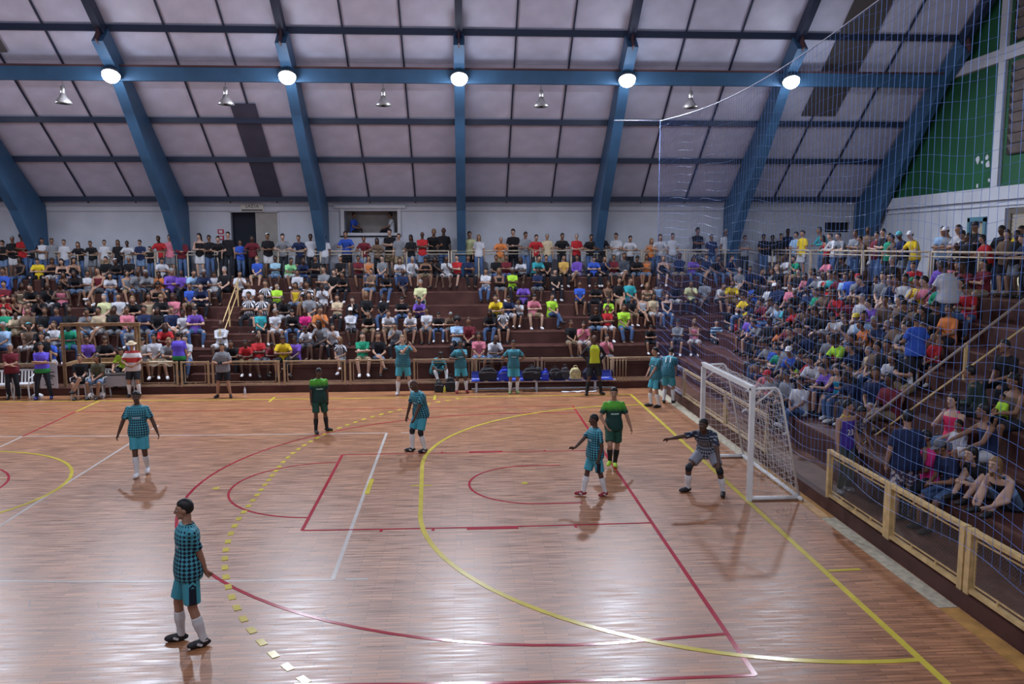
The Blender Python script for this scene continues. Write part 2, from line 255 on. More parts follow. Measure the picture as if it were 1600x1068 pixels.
# painted court lines: label, colour, width, points on the floor
LINES = {"L":[["far sideline of the volleyball court, white","w",0.05,[[-6.849,4.815],[-5.628,4.822],[-4.407,4.828],[-3.186,4.835],[-1.988,4.814],[-0.823,4.743],[0.358,4.68],[1.552,4.625],[2.759,4.577],[3.976,4.536],[5.202,4.502],[6.437,4.475],[7.677,4.454],[8.923,4.44]]],["near sideline of the volleyball court, white","w",0.05,[[-1.778,-4.32],[-0.573,-4.314],[0.631,-4.308],[1.836,-4.301],[3.04,-4.295],[4.236,-4.316],[5.414,-4.41],[6.606,-4.484],[7.808,-4.54],[9.018,-4.579]]],["end line of the volleyball court, white","w",0.06,[[8.923,4.44],[8.936,3.127],[8.95,1.822],[8.963,0.524],[8.976,-0.765],[8.99,-2.045],[9.004,-3.317],[9.018,-4.579]]],["white attack line running to the left edge","w",0.05,[[2.91,4.571],[2.944,3.279],[2.979,1.997],[3.015,0.726],[3.053,-0.533],[3.092,-1.778],[3.134,-3.005],[3.15,-4.294]]],["white centre line of the volleyball court","w",0.05,[[-0.013,4.699],[0.037,3.426],[0.089,2.167],[0.137,0.911],[0.151,-0.398],[0.165,-1.704],[0.179,-3.008],[0.193,-4.31]]],["red stretch of the centre line","r",0.05,[[-0.013,4.699],[-0.069,6.199],[-0.123,7.715]]],["yellow end of the centre line by the far fence","y",0.06,[[-0.123,7.715],[-0.18,9.346]]],["yellow far touchline","y",0.07,[[-6.923,9.545],[-5.719,9.552],[-4.575,9.51],[-3.432,9.461],[-2.275,9.415],[-1.105,9.375],[0.078,9.338],[1.272,9.307],[2.476,9.279],[3.689,9.255],[4.909,9.236],[6.137,9.22],[7.369,9.209],[8.606,9.201],[9.847,9.197],[11.09,9.197],[12.334,9.201],[13.579,9.208],[14.824,9.219],[16.067,9.234]]],["yellow goal line","y",0.085,[[16.067,9.234],[16.061,7.961],[16.055,6.696],[16.049,5.438],[16.043,4.187],[16.036,2.944],[16.03,1.709],[16.023,0.482],[16.017,-0.736],[16.01,-1.946],[16.003,-3.145],[15.995,-4.333],[15.987,-5.508],[15.978,-6.666],[15.968,-7.803]]],["yellow centre circle","y",0.07,[[-2.822,0.24],[-2.786,-0.194],[-2.691,-0.619],[-2.538,-1.026],[-2.331,-1.406],[-2.073,-1.753],[-1.77,-2.058],[-1.429,-2.317],[-1.056,-2.523],[-0.658,-2.672],[-0.245,-2.762],[0.177,-2.791],[0.598,-2.758],[1.01,-2.663],[1.404,-2.51],[1.773,-2.3],[2.108,-2.038],[2.393,-1.756],[2.626,-1.448],[2.81,-1.1],[2.942,-0.722],[3.017,-0.321],[3.034,0.095],[2.992,0.515],[2.892,0.931],[2.735,1.335],[2.524,1.716],[2.265,2.068],[1.962,2.384],[1.622,2.655],[1.252,2.878],[0.86,3.048],[0.455,3.161],[0.046,3.216],[-0.36,3.211],[-0.752,3.149],[-1.123,3.03],[-1.49,2.822],[-1.826,2.558],[-2.122,2.247],[-2.372,1.896],[-2.57,1.512],[-2.713,1.102],[-2.797,0.675],[-2.822,0.24]]],["small red centre circle","r",0.05,[[-1.636,0.247],[-1.605,-0.071],[-1.521,-0.379],[-1.386,-0.668],[-1.205,-0.928],[-0.984,-1.152],[-0.728,-1.334],[-0.445,-1.467],[-0.145,-1.548],[0.164,-1.574],[0.472,-1.544],[0.771,-1.46],[1.05,-1.324],[1.302,-1.14],[1.519,-0.913],[1.68,-0.681],[1.796,-0.417],[1.863,-0.131],[1.878,0.17],[1.841,0.476],[1.753,0.776],[1.615,1.062],[1.434,1.325],[1.213,1.555],[0.961,1.748],[0.684,1.895],[0.392,1.994],[0.094,2.042],[-0.2,2.037],[-0.484,1.977],[-0.764,1.841],[-1.016,1.655],[-1.233,1.428],[-1.408,1.165],[-1.536,0.874],[-1.612,0.565],[-1.636,0.247]]],["yellow penalty area curve","y",0.08,[[16.059,7.568],[16.059,7.568],[15.715,7.554],[15.372,7.519],[15.031,7.466],[14.693,7.394],[14.359,7.303],[14.03,7.194],[13.708,7.067],[13.394,6.922],[13.088,6.759],[12.792,6.58],[12.506,6.385],[12.231,6.175],[11.969,5.949],[11.721,5.71],[11.486,5.457],[11.266,5.192],[11.061,4.915],[10.872,4.628],[10.7,4.331],[10.545,4.025],[10.407,3.711],[10.288,3.39],[10.187,3.064],[10.104,2.732],[10.04,2.397],[9.995,2.059],[9.969,1.719],[9.962,1.379],[10.025,-0.133],[10.087,-1.634],[10.099,-1.964],[10.13,-2.292],[10.179,-2.617],[10.246,-2.939],[10.331,-3.257],[10.434,-3.569],[10.554,-3.875],[10.691,-4.173],[10.845,-4.462],[11.015,-4.742],[11.2,-5.012],[11.4,-5.27],[11.614,-5.516],[11.841,-5.749],[12.082,-5.968],[12.334,-6.172],[12.598,-6.36],[12.872,-6.532],[13.155,-6.687],[13.447,-6.825],[13.747,-6.944],[14.053,-7.045],[14.365,-7.127],[14.682,-7.19],[15.002,-7.233],[15.324,-7.257],[15.649,-7.262],[15.973,-7.248]]],["red far sideline of the basketball court","r",0.04,[[-6.897,7.896],[-5.669,7.903],[-4.441,7.91],[-3.282,7.851],[-2.11,7.795],[-0.922,7.745],[0.279,7.7],[1.492,7.661],[2.715,7.627],[3.949,7.598],[5.19,7.575],[6.439,7.556],[7.693,7.542],[8.952,7.533],[10.215,7.529],[11.479,7.529],[12.745,7.534],[14.012,7.543]]],["red near sideline of the basketball court","r",0.05,[[9.051,-7.332],[10.285,-7.4],[11.524,-7.443],[12.764,-7.462],[14.002,-7.456]]],["red baseline in front of the goal","r",0.06,[[14.012,7.543],[14.011,6.248],[14.01,4.961],[14.01,3.681],[14.009,2.408],[14.008,1.143],[14.008,-0.115],[14.007,-1.364],[14.006,-2.604],[14.005,-3.835],[14.004,-5.055],[14.003,-6.263],[14.002,-7.456]]],["red free throw line","r",0.06,[[8.138,2.361],[8.153,1.123],[8.168,-0.107],[8.183,-1.33],[8.199,-2.544]]],["far red side of the free throw lane","r",0.04,[[8.138,2.361],[9.601,2.344],[11.069,2.338],[12.539,2.342],[14.009,2.357]]],["near red side of the free throw lane","r",0.045,[[8.199,-2.544],[9.645,-2.573],[11.097,-2.584],[12.552,-2.578],[14.006,-2.555]]],["red free throw semicircle","r",0.045,[[8.146,1.703],[7.943,1.695],[7.744,1.665],[7.55,1.612],[7.364,1.538],[7.188,1.444],[7.025,1.33],[6.877,1.199],[6.745,1.051],[6.631,0.889],[6.537,0.715],[6.463,0.531],[6.411,0.339],[6.38,0.141],[6.373,-0.059],[6.387,-0.26],[6.424,-0.459],[6.483,-0.654],[6.563,-0.842],[6.663,-1.02],[6.781,-1.187],[6.917,-1.341],[7.069,-1.479],[7.234,-1.6],[7.411,-1.702],[7.597,-1.784],[7.791,-1.845],[7.989,-1.884],[8.19,-1.901]]],["small red semicircle under the basket","r",0.045,[[12.896,1.159],[12.238,1.154],[12.093,1.146],[11.95,1.121],[11.811,1.08],[11.677,1.024],[11.55,0.954],[11.433,0.87],[11.325,0.773],[11.229,0.665],[11.146,0.547],[11.076,0.421],[11.022,0.287],[10.982,0.148],[10.959,0.006],[10.952,-0.138],[10.961,-0.282],[10.986,-0.424],[11.027,-0.562],[11.083,-0.695],[11.153,-0.821],[11.238,-0.939],[11.334,-1.046],[11.443,-1.141],[11.561,-1.224],[11.688,-1.293],[11.821,-1.347],[11.96,-1.387],[12.103,-1.41],[12.247,-1.417],[13.001,-1.41]]],["long red three point curve","r",0.055,[[14.011,6.559],[12.508,6.616],[12.055,6.614],[11.603,6.583],[11.155,6.522],[10.712,6.431],[10.276,6.311],[9.851,6.163],[9.436,5.986],[9.036,5.783],[8.651,5.554],[8.283,5.3],[7.934,5.023],[7.605,4.723],[7.298,4.402],[7.015,4.062],[6.756,3.704],[6.522,3.33],[6.315,2.942],[6.135,2.54],[5.984,2.128],[5.86,1.707],[5.766,1.278],[5.701,0.844],[5.665,0.406],[5.659,-0.034],[5.682,-0.473],[5.735,-0.911],[5.816,-1.345],[5.925,-1.773],[6.063,-2.194],[6.227,-2.606],[6.418,-3.008],[6.635,-3.396],[6.876,-3.771],[7.141,-4.129],[7.428,-4.47],[7.736,-4.792],[8.065,-5.092],[8.412,-5.371],[8.776,-5.625],[9.156,-5.855],[9.549,-6.057],[9.955,-6.233],[10.372,-6.379],[10.797,-6.495],[11.228,-6.582],[11.665,-6.637],[12.104,-6.661],[12.544,-6.654],[14.003,-6.503]]],["short yellow bar of the seven metre mark","y",0.09,[[9.015,0.38],[9.025,-0.623]]],["short white tick on the penalty area curve","y",0.05,[[9.824,-0.132],[10.226,-0.135]]],["yellow corner tick outside the goal line","y",0.06,[[16.052,-4.73],[16.536,-4.704]]],["thick red lane block on the far side","r",0.12,[[10.967,2.389],[11.727,2.389]]],["thick red lane block on the near side","r",0.12,[[10.897,-2.634],[11.749,-2.633]]],["tiny red lane tick","r",0.05,[[10.36,2.339],[10.359,2.441]]],["tiny red lane tick","r",0.05,[[12.691,2.343],[12.691,2.445]]],["tiny red lane tick","r",0.05,[[9.496,-2.69],[9.495,-2.591]]],["tiny red lane tick","r",0.05,[[10.346,-2.7],[10.346,-2.601]]],["tiny red lane tick","r",0.05,[[12.703,-2.695],[12.702,-2.596]]],["white dash beyond the far volleyball corner","w",0.05,[[9.278,4.437],[9.633,4.435]]],["white dash beyond the near volleyball corner","w",0.05,[[9.197,-4.583],[9.515,-4.59]]],["white dash continuing the attack line","w",0.05,[[2.904,4.824],[2.9,4.976]]],["white dash continuing the attack line","w",0.05,[[2.893,5.229],[2.889,5.381]]],["white dash continuing the attack line","w",0.05,[[2.884,5.583],[2.88,5.736]]],["yellow substitution mark across the touchline","y",0.08,[[5.013,8.819],[4.999,9.598]]],["yellow substitution mark near the clapping player","y",0.08,[[9.955,8.779],[9.949,9.563]]]],"D":[[[10.744,8.944],[10.604,8.842]],[[10.439,8.716],[10.304,8.607]],[[10.145,8.474],[10.014,8.361]],[[9.86,8.222],[9.735,8.103]],[[9.587,7.957],[9.467,7.834]],[[9.326,7.683],[9.21,7.555]],[[9.076,7.398],[8.966,7.265]],[[8.838,7.103],[8.734,6.966]],[[8.613,6.8],[8.516,6.658]],[[8.402,6.487],[8.31,6.342]],[[8.203,6.166],[8.118,6.018]],[[8.019,5.838],[7.94,5.687]],[[7.848,5.503],[7.775,5.349]],[[7.691,5.162],[7.625,5.004]],[[7.55,4.814],[7.49,4.655]],[[7.422,4.462],[7.369,4.3]],[[7.31,4.105],[7.264,3.941]],[[7.212,3.744],[7.173,3.579]],[[7.13,3.379],[7.097,3.213]],[[7.062,3.012],[7.036,2.845]],[[7.01,2.643],[6.992,2.474]],[[6.974,2.272],[6.962,2.103]],[[6.952,1.899],[6.947,1.73]],[[6.946,1.527],[6.947,1.365]],[[6.95,1.184],[6.952,1.033]],[[6.955,0.853],[6.957,0.702]],[[6.96,0.522],[6.962,0.372]],[[6.965,0.192],[6.968,0.042]],[[6.97,-0.138],[6.973,-0.287]],[[6.975,-0.467],[6.978,-0.616]],[[6.981,-0.795],[6.983,-0.944]],[[6.986,-1.123],[6.988,-1.271]],[[6.991,-1.45],[6.994,-1.602]],[[7.0,-1.801],[7.009,-1.968]],[[7.023,-2.167],[7.039,-2.333]],[[7.061,-2.531],[7.083,-2.696]],[[7.114,-2.894],[7.143,-3.058]],[[7.182,-3.254],[7.217,-3.416]],[[7.264,-3.611],[7.307,-3.772]],[[7.361,-3.964],[7.41,-4.124]],[[7.472,-4.314],[7.528,-4.471]],[[7.598,-4.658],[7.659,-4.813]],[[7.737,-4.998],[7.804,-5.15]],[[7.89,-5.332],[7.964,-5.481]],[[8.056,-5.659],[8.135,-5.806]],[[8.235,-5.979],[8.321,-6.122]],[[8.427,-6.292],[8.518,-6.432]],[[8.631,-6.597],[8.728,-6.733]],[[8.848,-6.893],[8.95,-7.025]],[[9.076,-7.18],[9.184,-7.307]],[[9.316,-7.457],[9.429,-7.58]],[[9.567,-7.724],[9.684,-7.842]],[[9.828,-7.979],[9.95,-8.091]],[[10.1,-8.223],[10.226,-8.33]],[[10.38,-8.455],[10.512,-8.555]]],"dots":[[12.041,-0.106],[6.075,-0.049]]}
# spectators: stand (far or right), row (W = standing on the walkway), x, y, z, size, top colour, flags, built singly
PEOPLE = [
('F','W',-6.88,16.45,3.42,0.97,'g','',0),('F','W',-6.52,16.45,3.42,0.85,'k','',0),('F','W',-6.16,16.45,3.42,0.94,'k','',0),('F','W',-5.80,16.45,3.42,0.98,'r','4',0),
('F','W',-5.44,16.45,3.42,0.96,'k','4',0),('F','W',-5.08,16.45,3.42,0.89,'w','',0),('F','W',-4.72,16.45,3.42,0.89,'g','3',0),('F','W',-4.27,16.45,3.42,0.86,'w','',0),
('F','W',-3.73,16.45,3.42,0.83,'k','F',0),('F','W',-3.25,16.45,3.42,0.85,'k','',0),('F','W',-2.78,16.45,3.42,0.85,'w','',0),('F','W',-2.28,16.45,3.42,0.85,'k','F',0),
('F','W',-1.90,16.45,3.42,0.85,'w','',0),('F','W',-1.45,16.45,3.42,0.85,'n','',0),('F','W',-1.09,16.45,3.42,0.71,'k','C',0),('F','W',-0.70,16.45,3.42,0.96,'r','',0),
('F','W',-0.34,16.45,3.42,0.96,'p','',0),('F','W',0.11,16.45,3.42,0.91,'m','',0),('F','W',0.78,16.45,3.42,0.99,'k','F',0),('F','W',1.14,16.45,3.42,0.95,'k','',0),
('F','W',1.50,16.45,3.42,0.95,'k','',0),('F','W',1.86,16.45,3.42,1.02,'k','',0),('F','W',2.30,16.45,3.42,0.85,'b','',0),('F','W',2.77,16.45,3.42,0.96,'m','',0),
('F','W',3.35,16.45,3.42,0.99,'k','1',0),('F','W',3.93,16.45,3.42,1.00,'g','2',0),('F','W',4.56,16.45,3.42,0.97,'n','',0),('F','W',4.98,16.45,3.42,0.97,'w','',0),
('F','W',5.52,16.45,3.42,0.94,'w','',0),('F','W',6.30,16.80,3.42,1.06,'b','',0),('F','W',7.04,16.45,3.42,0.95,'m','',0),('F','W',7.55,16.45,3.42,0.90,'B','F',0),
('F','W',7.99,16.80,3.42,1.08,'k','',0),('F','W',8.37,16.45,3.42,0.95,'g','',1),('F','W',8.84,16.45,3.42,0.92,'k','F',1),('F','W',9.28,16.45,3.42,0.99,'r','',1),
('F','W',9.70,16.80,3.42,1.11,'k','',0),('F','W',10.10,16.80,3.42,1.11,'k','',0),('F','W',11.12,16.80,3.42,1.05,'Y','',0),('F','W',11.48,16.45,3.42,0.96,'w','F',1),
('F','W',12.32,16.45,3.42,0.93,'o','',1),('F','W',12.85,16.80,3.42,1.08,'k','',0),('F','W',13.30,16.45,3.42,1.02,'g','',1),('F','W',13.71,16.45,3.42,0.97,'r','',0),
('F','W',14.16,16.45,3.42,0.97,'c','',0),('F','W',14.74,16.45,3.42,1.00,'k','2',0),('F','W',15.32,16.45,3.42,0.97,'r','',0),('F','W',15.88,16.45,3.42,0.97,'k','',0),
('F','W',16.31,16.45,3.42,1.01,'k','',0),('F','W',16.90,16.45,3.42,0.98,'w','',0),('F','W',17.44,16.45,3.42,0.94,'w','',0),('F','W',18.28,16.45,3.42,0.88,'o','F',0),
('F','W',18.64,16.45,3.42,0.97,'w','F',0),('F','W',19.15,16.45,3.42,0.97,'w','',0),('F','W',20.25,16.80,3.42,1.10,'k','2',0),('F','W',20.72,16.45,3.42,0.94,'n','',0),
('F','W',21.40,16.80,3.42,1.07,'w','',0),('F','W',22.07,16.45,3.42,0.92,'g','',0),('F','W',22.83,16.45,3.42,0.95,'k','',0),('F','W',23.19,16.45,3.42,0.93,'k','',0),
('F','W',23.55,16.45,3.42,0.96,'k','',0),('F','W',23.95,16.80,3.42,1.07,'n','',0),('R','W',23.35,14.45,3.42,0.98,'s','',0),('R','W',23.35,13.89,3.42,0.97,'y','',1),
('R','W',23.95,13.53,3.42,1.06,'t','',1),('R','W',23.35,11.94,3.42,0.91,'r','F',1),('R','W',23.35,11.36,3.42,0.95,'w','',1),('R','W',23.35,10.75,3.42,0.95,'g','',1),
('R','W',23.35,9.83,3.42,0.94,'g','',1),('R','W',23.35,9.26,3.42,0.87,'B','',1),('R','W',23.95,10.19,3.42,1.03,'B','',1),('R','W',23.35,8.44,3.42,0.95,'m','',1),
('R','W',23.35,8.08,3.42,0.93,'k','',1),('R','W',23.35,7.72,3.42,0.88,'e','',1),('R','W',23.35,7.36,3.42,0.90,'B','',1),('R','W',23.35,6.96,3.42,0.91,'n','6',1),
('R','W',23.35,6.40,3.42,0.94,'y','1',1),('R','W',23.95,6.04,3.42,0.99,'s','',1),('R','W',23.95,5.68,3.42,0.97,'g','1',1),('R','W',23.95,5.33,3.42,1.01,'w','',1),
('R','W',23.35,3.92,3.42,0.84,'k','',1),('R','W',23.95,4.97,3.42,0.93,'k','2',1),('R','W',23.95,4.62,3.42,1.02,'k','2',1),('R','W',23.95,3.57,3.42,0.98,'k','',1),
('R','W',23.95,2.87,3.42,0.97,'y','',1),('R','W',23.35,4.27,3.42,0.72,'k','C',1),('R','W',23.35,1.81,3.42,0.85,'n','',1),('R','W',23.35,3.22,3.42,0.84,'r','F',1),
('R','W',23.35,2.52,3.42,0.86,'B','F',1),('R','W',23.35,2.17,3.42,0.84,'k','',1),('F','5',-6.00,15.37,2.92,1.07,'b','',0),('F','6',-5.78,16.12,3.42,0.94,'k','F',0),
('F','6',-5.10,16.12,3.42,0.94,'y','',0),('F','6',-4.61,16.12,3.42,0.94,'q','F',0),('F','6',-4.21,16.12,3.42,0.94,'q','F',0),('F','6',-3.81,16.12,3.42,0.94,'q','F',0),
('F','5',-3.39,15.37,2.92,1.07,'k','F',0),('F','5',-2.59,15.37,2.92,1.07,'m','F',0),('F','6',-2.62,16.12,3.42,0.94,'k','',0),('F','6',-2.22,16.12,3.42,0.94,'k','1',0),
('F','6',-1.77,16.12,3.42,0.94,'k','',0),('F','5',-1.18,15.37,2.92,1.07,'g','',0),('F','5',-0.78,15.37,2.92,1.07,'g','',0),('F','6',-0.58,16.12,3.42,0.94,'w','',0),
('F','5',0.01,15.37,2.92,1.07,'u','',0),('F','5',0.79,15.37,2.92,1.07,'s','',0),('F','5',1.19,15.37,2.92,1.07,'n','',0),('F','5',1.98,15.37,2.92,1.07,'k','',0),
('F','6',3.00,16.12,3.42,0.94,'b','',0),('F','6',3.68,16.12,3.42,0.94,'Z','',0),('F','6',4.19,16.12,3.42,0.95,'h','',0),('F','6',4.67,16.12,3.42,0.94,'n','',0),
('F','6',5.20,16.12,3.42,0.94,'k','',0),('F','5',5.62,15.37,2.92,1.07,'g','',0),('F','6',6.15,16.12,3.42,0.94,'k','1',0),('F','6',6.83,16.12,3.42,0.94,'m','',0),
('F','6',7.23,16.12,3.42,0.94,'o','F',0),('F','6',7.74,16.12,3.42,0.94,'g','',0),('F','6',8.40,16.12,3.42,0.94,'w','F',0),('F','6',8.87,16.12,3.42,0.94,'w','',0),
('F','6',9.41,16.12,3.42,0.94,'q','F',0),('F','6',9.81,16.12,3.42,0.94,'k','F',0),('F','6',10.21,16.12,3.42,0.94,'w','',0),('F','6',10.61,16.12,3.42,0.95,'r','',0),
('F','6',11.06,16.12,3.42,0.94,'n','',0),('F','6',12.14,16.12,3.42,0.94,'k','',0),('F','6',12.54,16.12,3.42,0.94,'m','',0),('F','6',13.15,16.12,3.42,0.94,'w','F',0),
('F','6',13.69,16.12,3.42,1.04,'t','',0),('F','6',14.09,16.12,3.42,0.94,'k','',0),('F','6',14.78,16.12,3.42,0.94,'H','',0),('F','6',15.31,16.12,3.42,0.94,'u','',0),
('F','6',15.96,16.12,3.42,0.94,'b','',0),('F','6',16.36,16.12,3.42,0.94,'n','',0),('F','6',16.76,16.12,3.42,0.94,'m','',0),('F','6',17.16,16.12,3.42,1.01,'W','',0),
('F','6',17.65,16.12,3.42,0.94,'k','',0),('F','6',18.05,16.12,3.42,0.94,'o','F',0),('F','6',18.70,16.12,3.42,0.94,'k','F',0),('F','6',19.36,16.12,3.42,1.00,'n','',0),
('F','6',19.88,16.12,3.42,0.94,'u','F',0),('F','6',20.44,16.12,3.42,0.94,'n','',0),('F','6',20.85,16.12,3.42,0.94,'k','',0),('F','6',21.37,16.12,3.42,0.94,'n','',0),
('F','4',-5.61,14.62,2.46,1.07,'m','',0),('F','4',-4.99,14.62,2.46,1.07,'c','F',0),('F','4',-4.54,14.62,2.46,1.07,'k','',0),('F','4',-4.07,14.62,2.46,1.07,'k','',0),
('F','4',-3.61,14.62,2.46,1.07,'p','F',0),('F','5',-3.79,15.37,2.92,0.94,'k','F',0),('F','5',-2.99,15.37,2.92,0.94,'w','',0),('F','5',-2.19,15.37,2.92,0.94,'w','F',0),
('F','5',-1.57,15.37,2.92,0.94,'g','F',0),('F','4',-0.25,14.62,2.46,1.07,'k','F',0),('F','5',-0.39,15.37,2.92,0.94,'o','',0),('F','5',0.40,15.37,2.92,0.94,'u','',0),
('F','4',1.33,14.62,2.46,1.07,'n','',0),('F','5',1.59,15.37,2.92,0.94,'w','',0),('F','5',2.51,15.37,2.92,0.94,'S','',0),('F','4',3.05,14.62,2.46,1.01,'S','',0),
('F','4',3.63,14.62,2.46,1.07,'S','',1),('F','5',4.66,15.37,2.92,0.94,'w','',0),('F','4',5.20,14.62,2.46,1.07,'S','',1),('F','5',6.02,15.37,2.92,0.94,'k','',0),
('F','5',6.42,15.37,2.92,0.94,'k','',0),('F','5',7.39,15.37,2.92,0.94,'B','',1),('F','5',8.02,15.37,2.92,0.94,'k','',1),('F','5',8.57,15.37,2.92,0.94,'n','',1),
('F','4',9.28,14.62,2.46,1.04,'Y','',1),('F','5',11.71,15.37,2.92,0.94,'w','',1),('F','5',12.22,15.37,2.92,0.94,'k','F',1),('F','5',12.73,15.37,2.92,0.94,'l','',1),
('F','4',13.09,14.62,2.46,0.97,'u','',1),('F','5',13.69,15.37,2.92,0.94,'n','',1),('F','5',14.35,15.37,2.92,0.94,'k','',1),('F','4',15.20,14.62,2.46,0.94,'b','',1),
('F','4',15.83,14.62,2.46,0.94,'k','',1),('F','4',16.27,14.62,2.46,0.94,'B','F',1),('F','4',16.69,14.62,2.46,1.07,'k','F',1),('F','4',17.09,14.62,2.46,1.07,'t','',1),
('F','4',17.76,14.62,2.46,0.94,'c','F',1),('F','4',18.16,14.62,2.46,1.00,'s','F',1),('F','4',18.79,14.62,2.46,0.98,'k','F',0),('F','4',19.42,14.62,2.46,1.00,'Y','',0),
('F','4',19.96,14.62,2.46,1.05,'g','',0),('F','4',20.51,14.62,2.46,0.94,'w','2',0),('F','4',20.94,14.62,2.46,1.07,'y','',0),('F','5',21.53,15.37,2.92,0.94,'g','',0),
('F','5',22.33,15.37,2.92,0.94,'n','',0),('F','3',-5.20,13.87,2.04,1.07,'r','5',0),('F','3',-4.80,13.87,2.04,1.07,'k','F',0),('F','3',-4.40,13.87,2.04,0.80,'p','C',0),
('F','3',-4.00,13.87,2.04,1.07,'k','',0),('F','3',-1.80,13.87,2.04,1.04,'Y','',0),('F','3',-1.32,13.87,2.04,1.07,'w','',0),('F','3',-0.81,13.87,2.04,1.07,'k','',0),
('F','3',-0.27,13.87,2.04,1.07,'c','F',0),('F','3',0.17,13.87,2.04,1.07,'k','F',0),('F','3',0.58,13.87,2.04,1.07,'p','',0),('F','4',0.93,14.62,2.46,0.94,'b','',0),
('F','3',3.21,13.87,2.04,1.07,'S','',1),('F','3',3.66,13.87,2.04,1.07,'S','',1),('F','4',4.05,14.62,2.46,0.94,'l','',1),('F','4',4.73,14.62,2.46,0.94,'y','F',1),
('F','3',5.33,13.87,2.04,1.07,'g','F',1),('F','4',5.70,14.62,2.46,0.94,'w','',1),('F','3',4.51,13.87,2.04,1.01,'k','',1),('F','3',6.33,13.87,2.04,0.94,'c','',1),
('F','3',6.91,13.87,2.04,0.94,'k','',1),('F','3',7.36,13.87,2.04,1.03,'k','F',1),('F','3',7.96,13.87,2.04,0.94,'k','',1),('F','3',8.64,13.87,2.04,0.94,'k','',1),
('F','3',9.29,13.87,2.04,0.94,'u','',1),('F','3',12.08,13.87,2.04,1.07,'y','',1),('F','3',12.48,13.87,2.04,0.94,'n','',1),('F','3',12.88,13.87,2.04,0.80,'w','C',1),
('F','3',13.39,13.87,2.04,0.98,'p','F',1),('F','3',14.07,13.87,2.04,0.96,'l','',1),('F','3',16.16,13.87,2.04,0.80,'l','C',1),('F','2',16.58,13.12,1.62,1.07,'l','',1),
('F','3',17.02,13.87,2.04,0.80,'k','C',1),('F','3',17.42,13.87,2.04,0.94,'w','F',1),('F','3',17.82,13.87,2.04,0.94,'c','F',1),('F','3',18.32,13.87,2.04,0.94,'k','F',1),
('F','3',-2.20,13.87,2.04,0.94,'k','2',0),('F','2',-2.10,13.12,1.62,1.07,'g','',0),('F','2',-1.69,13.12,1.62,1.07,'c','',0),('F','2',-1.17,13.12,1.62,1.07,'k','',1),
('F','2',-3.49,13.12,1.62,1.07,'k','',0),('F','2',-3.09,13.12,1.62,1.07,'n','',0),('F','2',-2.67,13.12,1.62,1.07,'k','',0),('F','2',-4.07,13.12,1.62,1.07,'B','',0),
('F','2',-4.87,13.12,1.62,1.07,'e','',0),('F','2',-0.74,13.12,1.62,1.07,'p','',1),('F','2',-0.16,13.12,1.62,1.07,'n','',1),('F','2',0.29,13.12,1.62,1.07,'k','F',1),
('F','2',0.75,13.12,1.62,1.06,'n','',1),('F','2',1.55,13.12,1.62,1.07,'u','',1),('F','1',0.76,12.37,1.20,1.07,'r','F',1),('F','2',1.15,13.12,1.62,0.94,'w','',1),
('F','2',3.79,13.12,1.62,0.94,'t','',1),('F','2',4.29,13.12,1.62,0.94,'w','',1),('F','2',4.89,13.12,1.62,0.94,'k','F',1),('F','2',5.33,13.12,1.62,0.94,'P','F',1),
('F','2',5.83,13.12,1.62,1.07,'o','',1),('F','1',5.98,12.37,1.20,1.07,'g','F',1),('F','2',6.90,13.12,1.62,0.94,'w','1',1),('F','2',7.55,13.12,1.62,0.94,'k','',1),
('F','2',8.18,13.12,1.62,0.94,'w','',1),('F','2',9.03,13.12,1.62,0.94,'w','',1),('F','2',9.56,13.12,1.62,0.94,'w','',1),('F','2',9.98,13.12,1.62,0.80,'k','C',1),
('F','2',10.38,13.12,1.62,0.80,'B','C',1),('F','1',10.63,12.37,1.20,1.07,'s','4',1),('F','1',11.03,12.37,1.20,1.07,'m','',1),('F','2',11.85,13.12,1.62,0.94,'k','F',1),
('F','2',12.26,13.12,1.62,0.94,'S','',1),('F','2',15.57,13.12,1.62,0.94,'k','F',1),('F','2',15.99,13.12,1.62,0.94,'r','',1),('F','1',18.35,12.37,1.20,0.94,'g','2',1),
('F','1',18.94,12.37,1.20,0.94,'p','F',1),('F','1',19.74,12.37,1.20,0.94,'Z','',1),('F','1',20.53,12.37,1.20,1.07,'r','',1),('F','2',20.43,13.12,1.62,0.94,'k','',1),
('F','0',-2.69,11.62,0.80,1.07,'b','',1),('F','0',-1.49,11.62,0.80,1.07,'u','',1),('F','0',-0.92,11.62,0.80,1.07,'k','F',1),('F','1',-2.86,12.37,1.20,1.07,'w','F',1),
('F','1',-2.39,12.37,1.20,1.07,'e','',1),('F','1',-3.66,12.37,1.20,1.01,'B','6',0),('F','0',0.28,11.62,0.80,1.06,'w','',1),('F','0',0.68,11.62,0.80,1.07,'w','',1),
('F','0',1.08,11.62,0.80,1.07,'g','',1),('F','0',1.68,11.62,0.80,1.05,'w','',1),('F','1',-0.38,12.37,1.20,0.94,'g','',1),('F','1',-3.26,12.37,1.20,1.07,'k','',0),
('F','0',3.66,11.62,0.80,0.94,'r','',1),('F','0',4.06,11.62,0.80,1.07,'r','',1),('F','0',4.46,11.62,0.80,0.80,'m','C',1),('F','0',4.86,11.62,0.80,1.07,'y','F',1),
('F','0',5.26,11.62,0.80,0.94,'u','',1),('F','1',5.58,12.37,1.20,0.94,'w','',1),('F','1',6.38,12.37,1.20,0.94,'w','F',1),('F','0',7.48,11.62,0.80,1.07,'e','',1),
('F','0',6.74,11.62,0.80,0.94,'S','F',1),('F','0',7.99,11.62,0.80,1.07,'k','',1),('F','1',8.52,12.37,1.20,0.99,'g','',1),('F','0',11.36,11.62,0.80,1.06,'p','F',1),
('F','0',11.84,11.62,0.80,1.07,'w','',1),('F','1',14.58,12.37,1.20,0.94,'k','',1),('F','1',15.00,12.37,1.20,0.94,'p','F',1),('F','0',15.67,11.62,0.80,0.94,'p','',1),
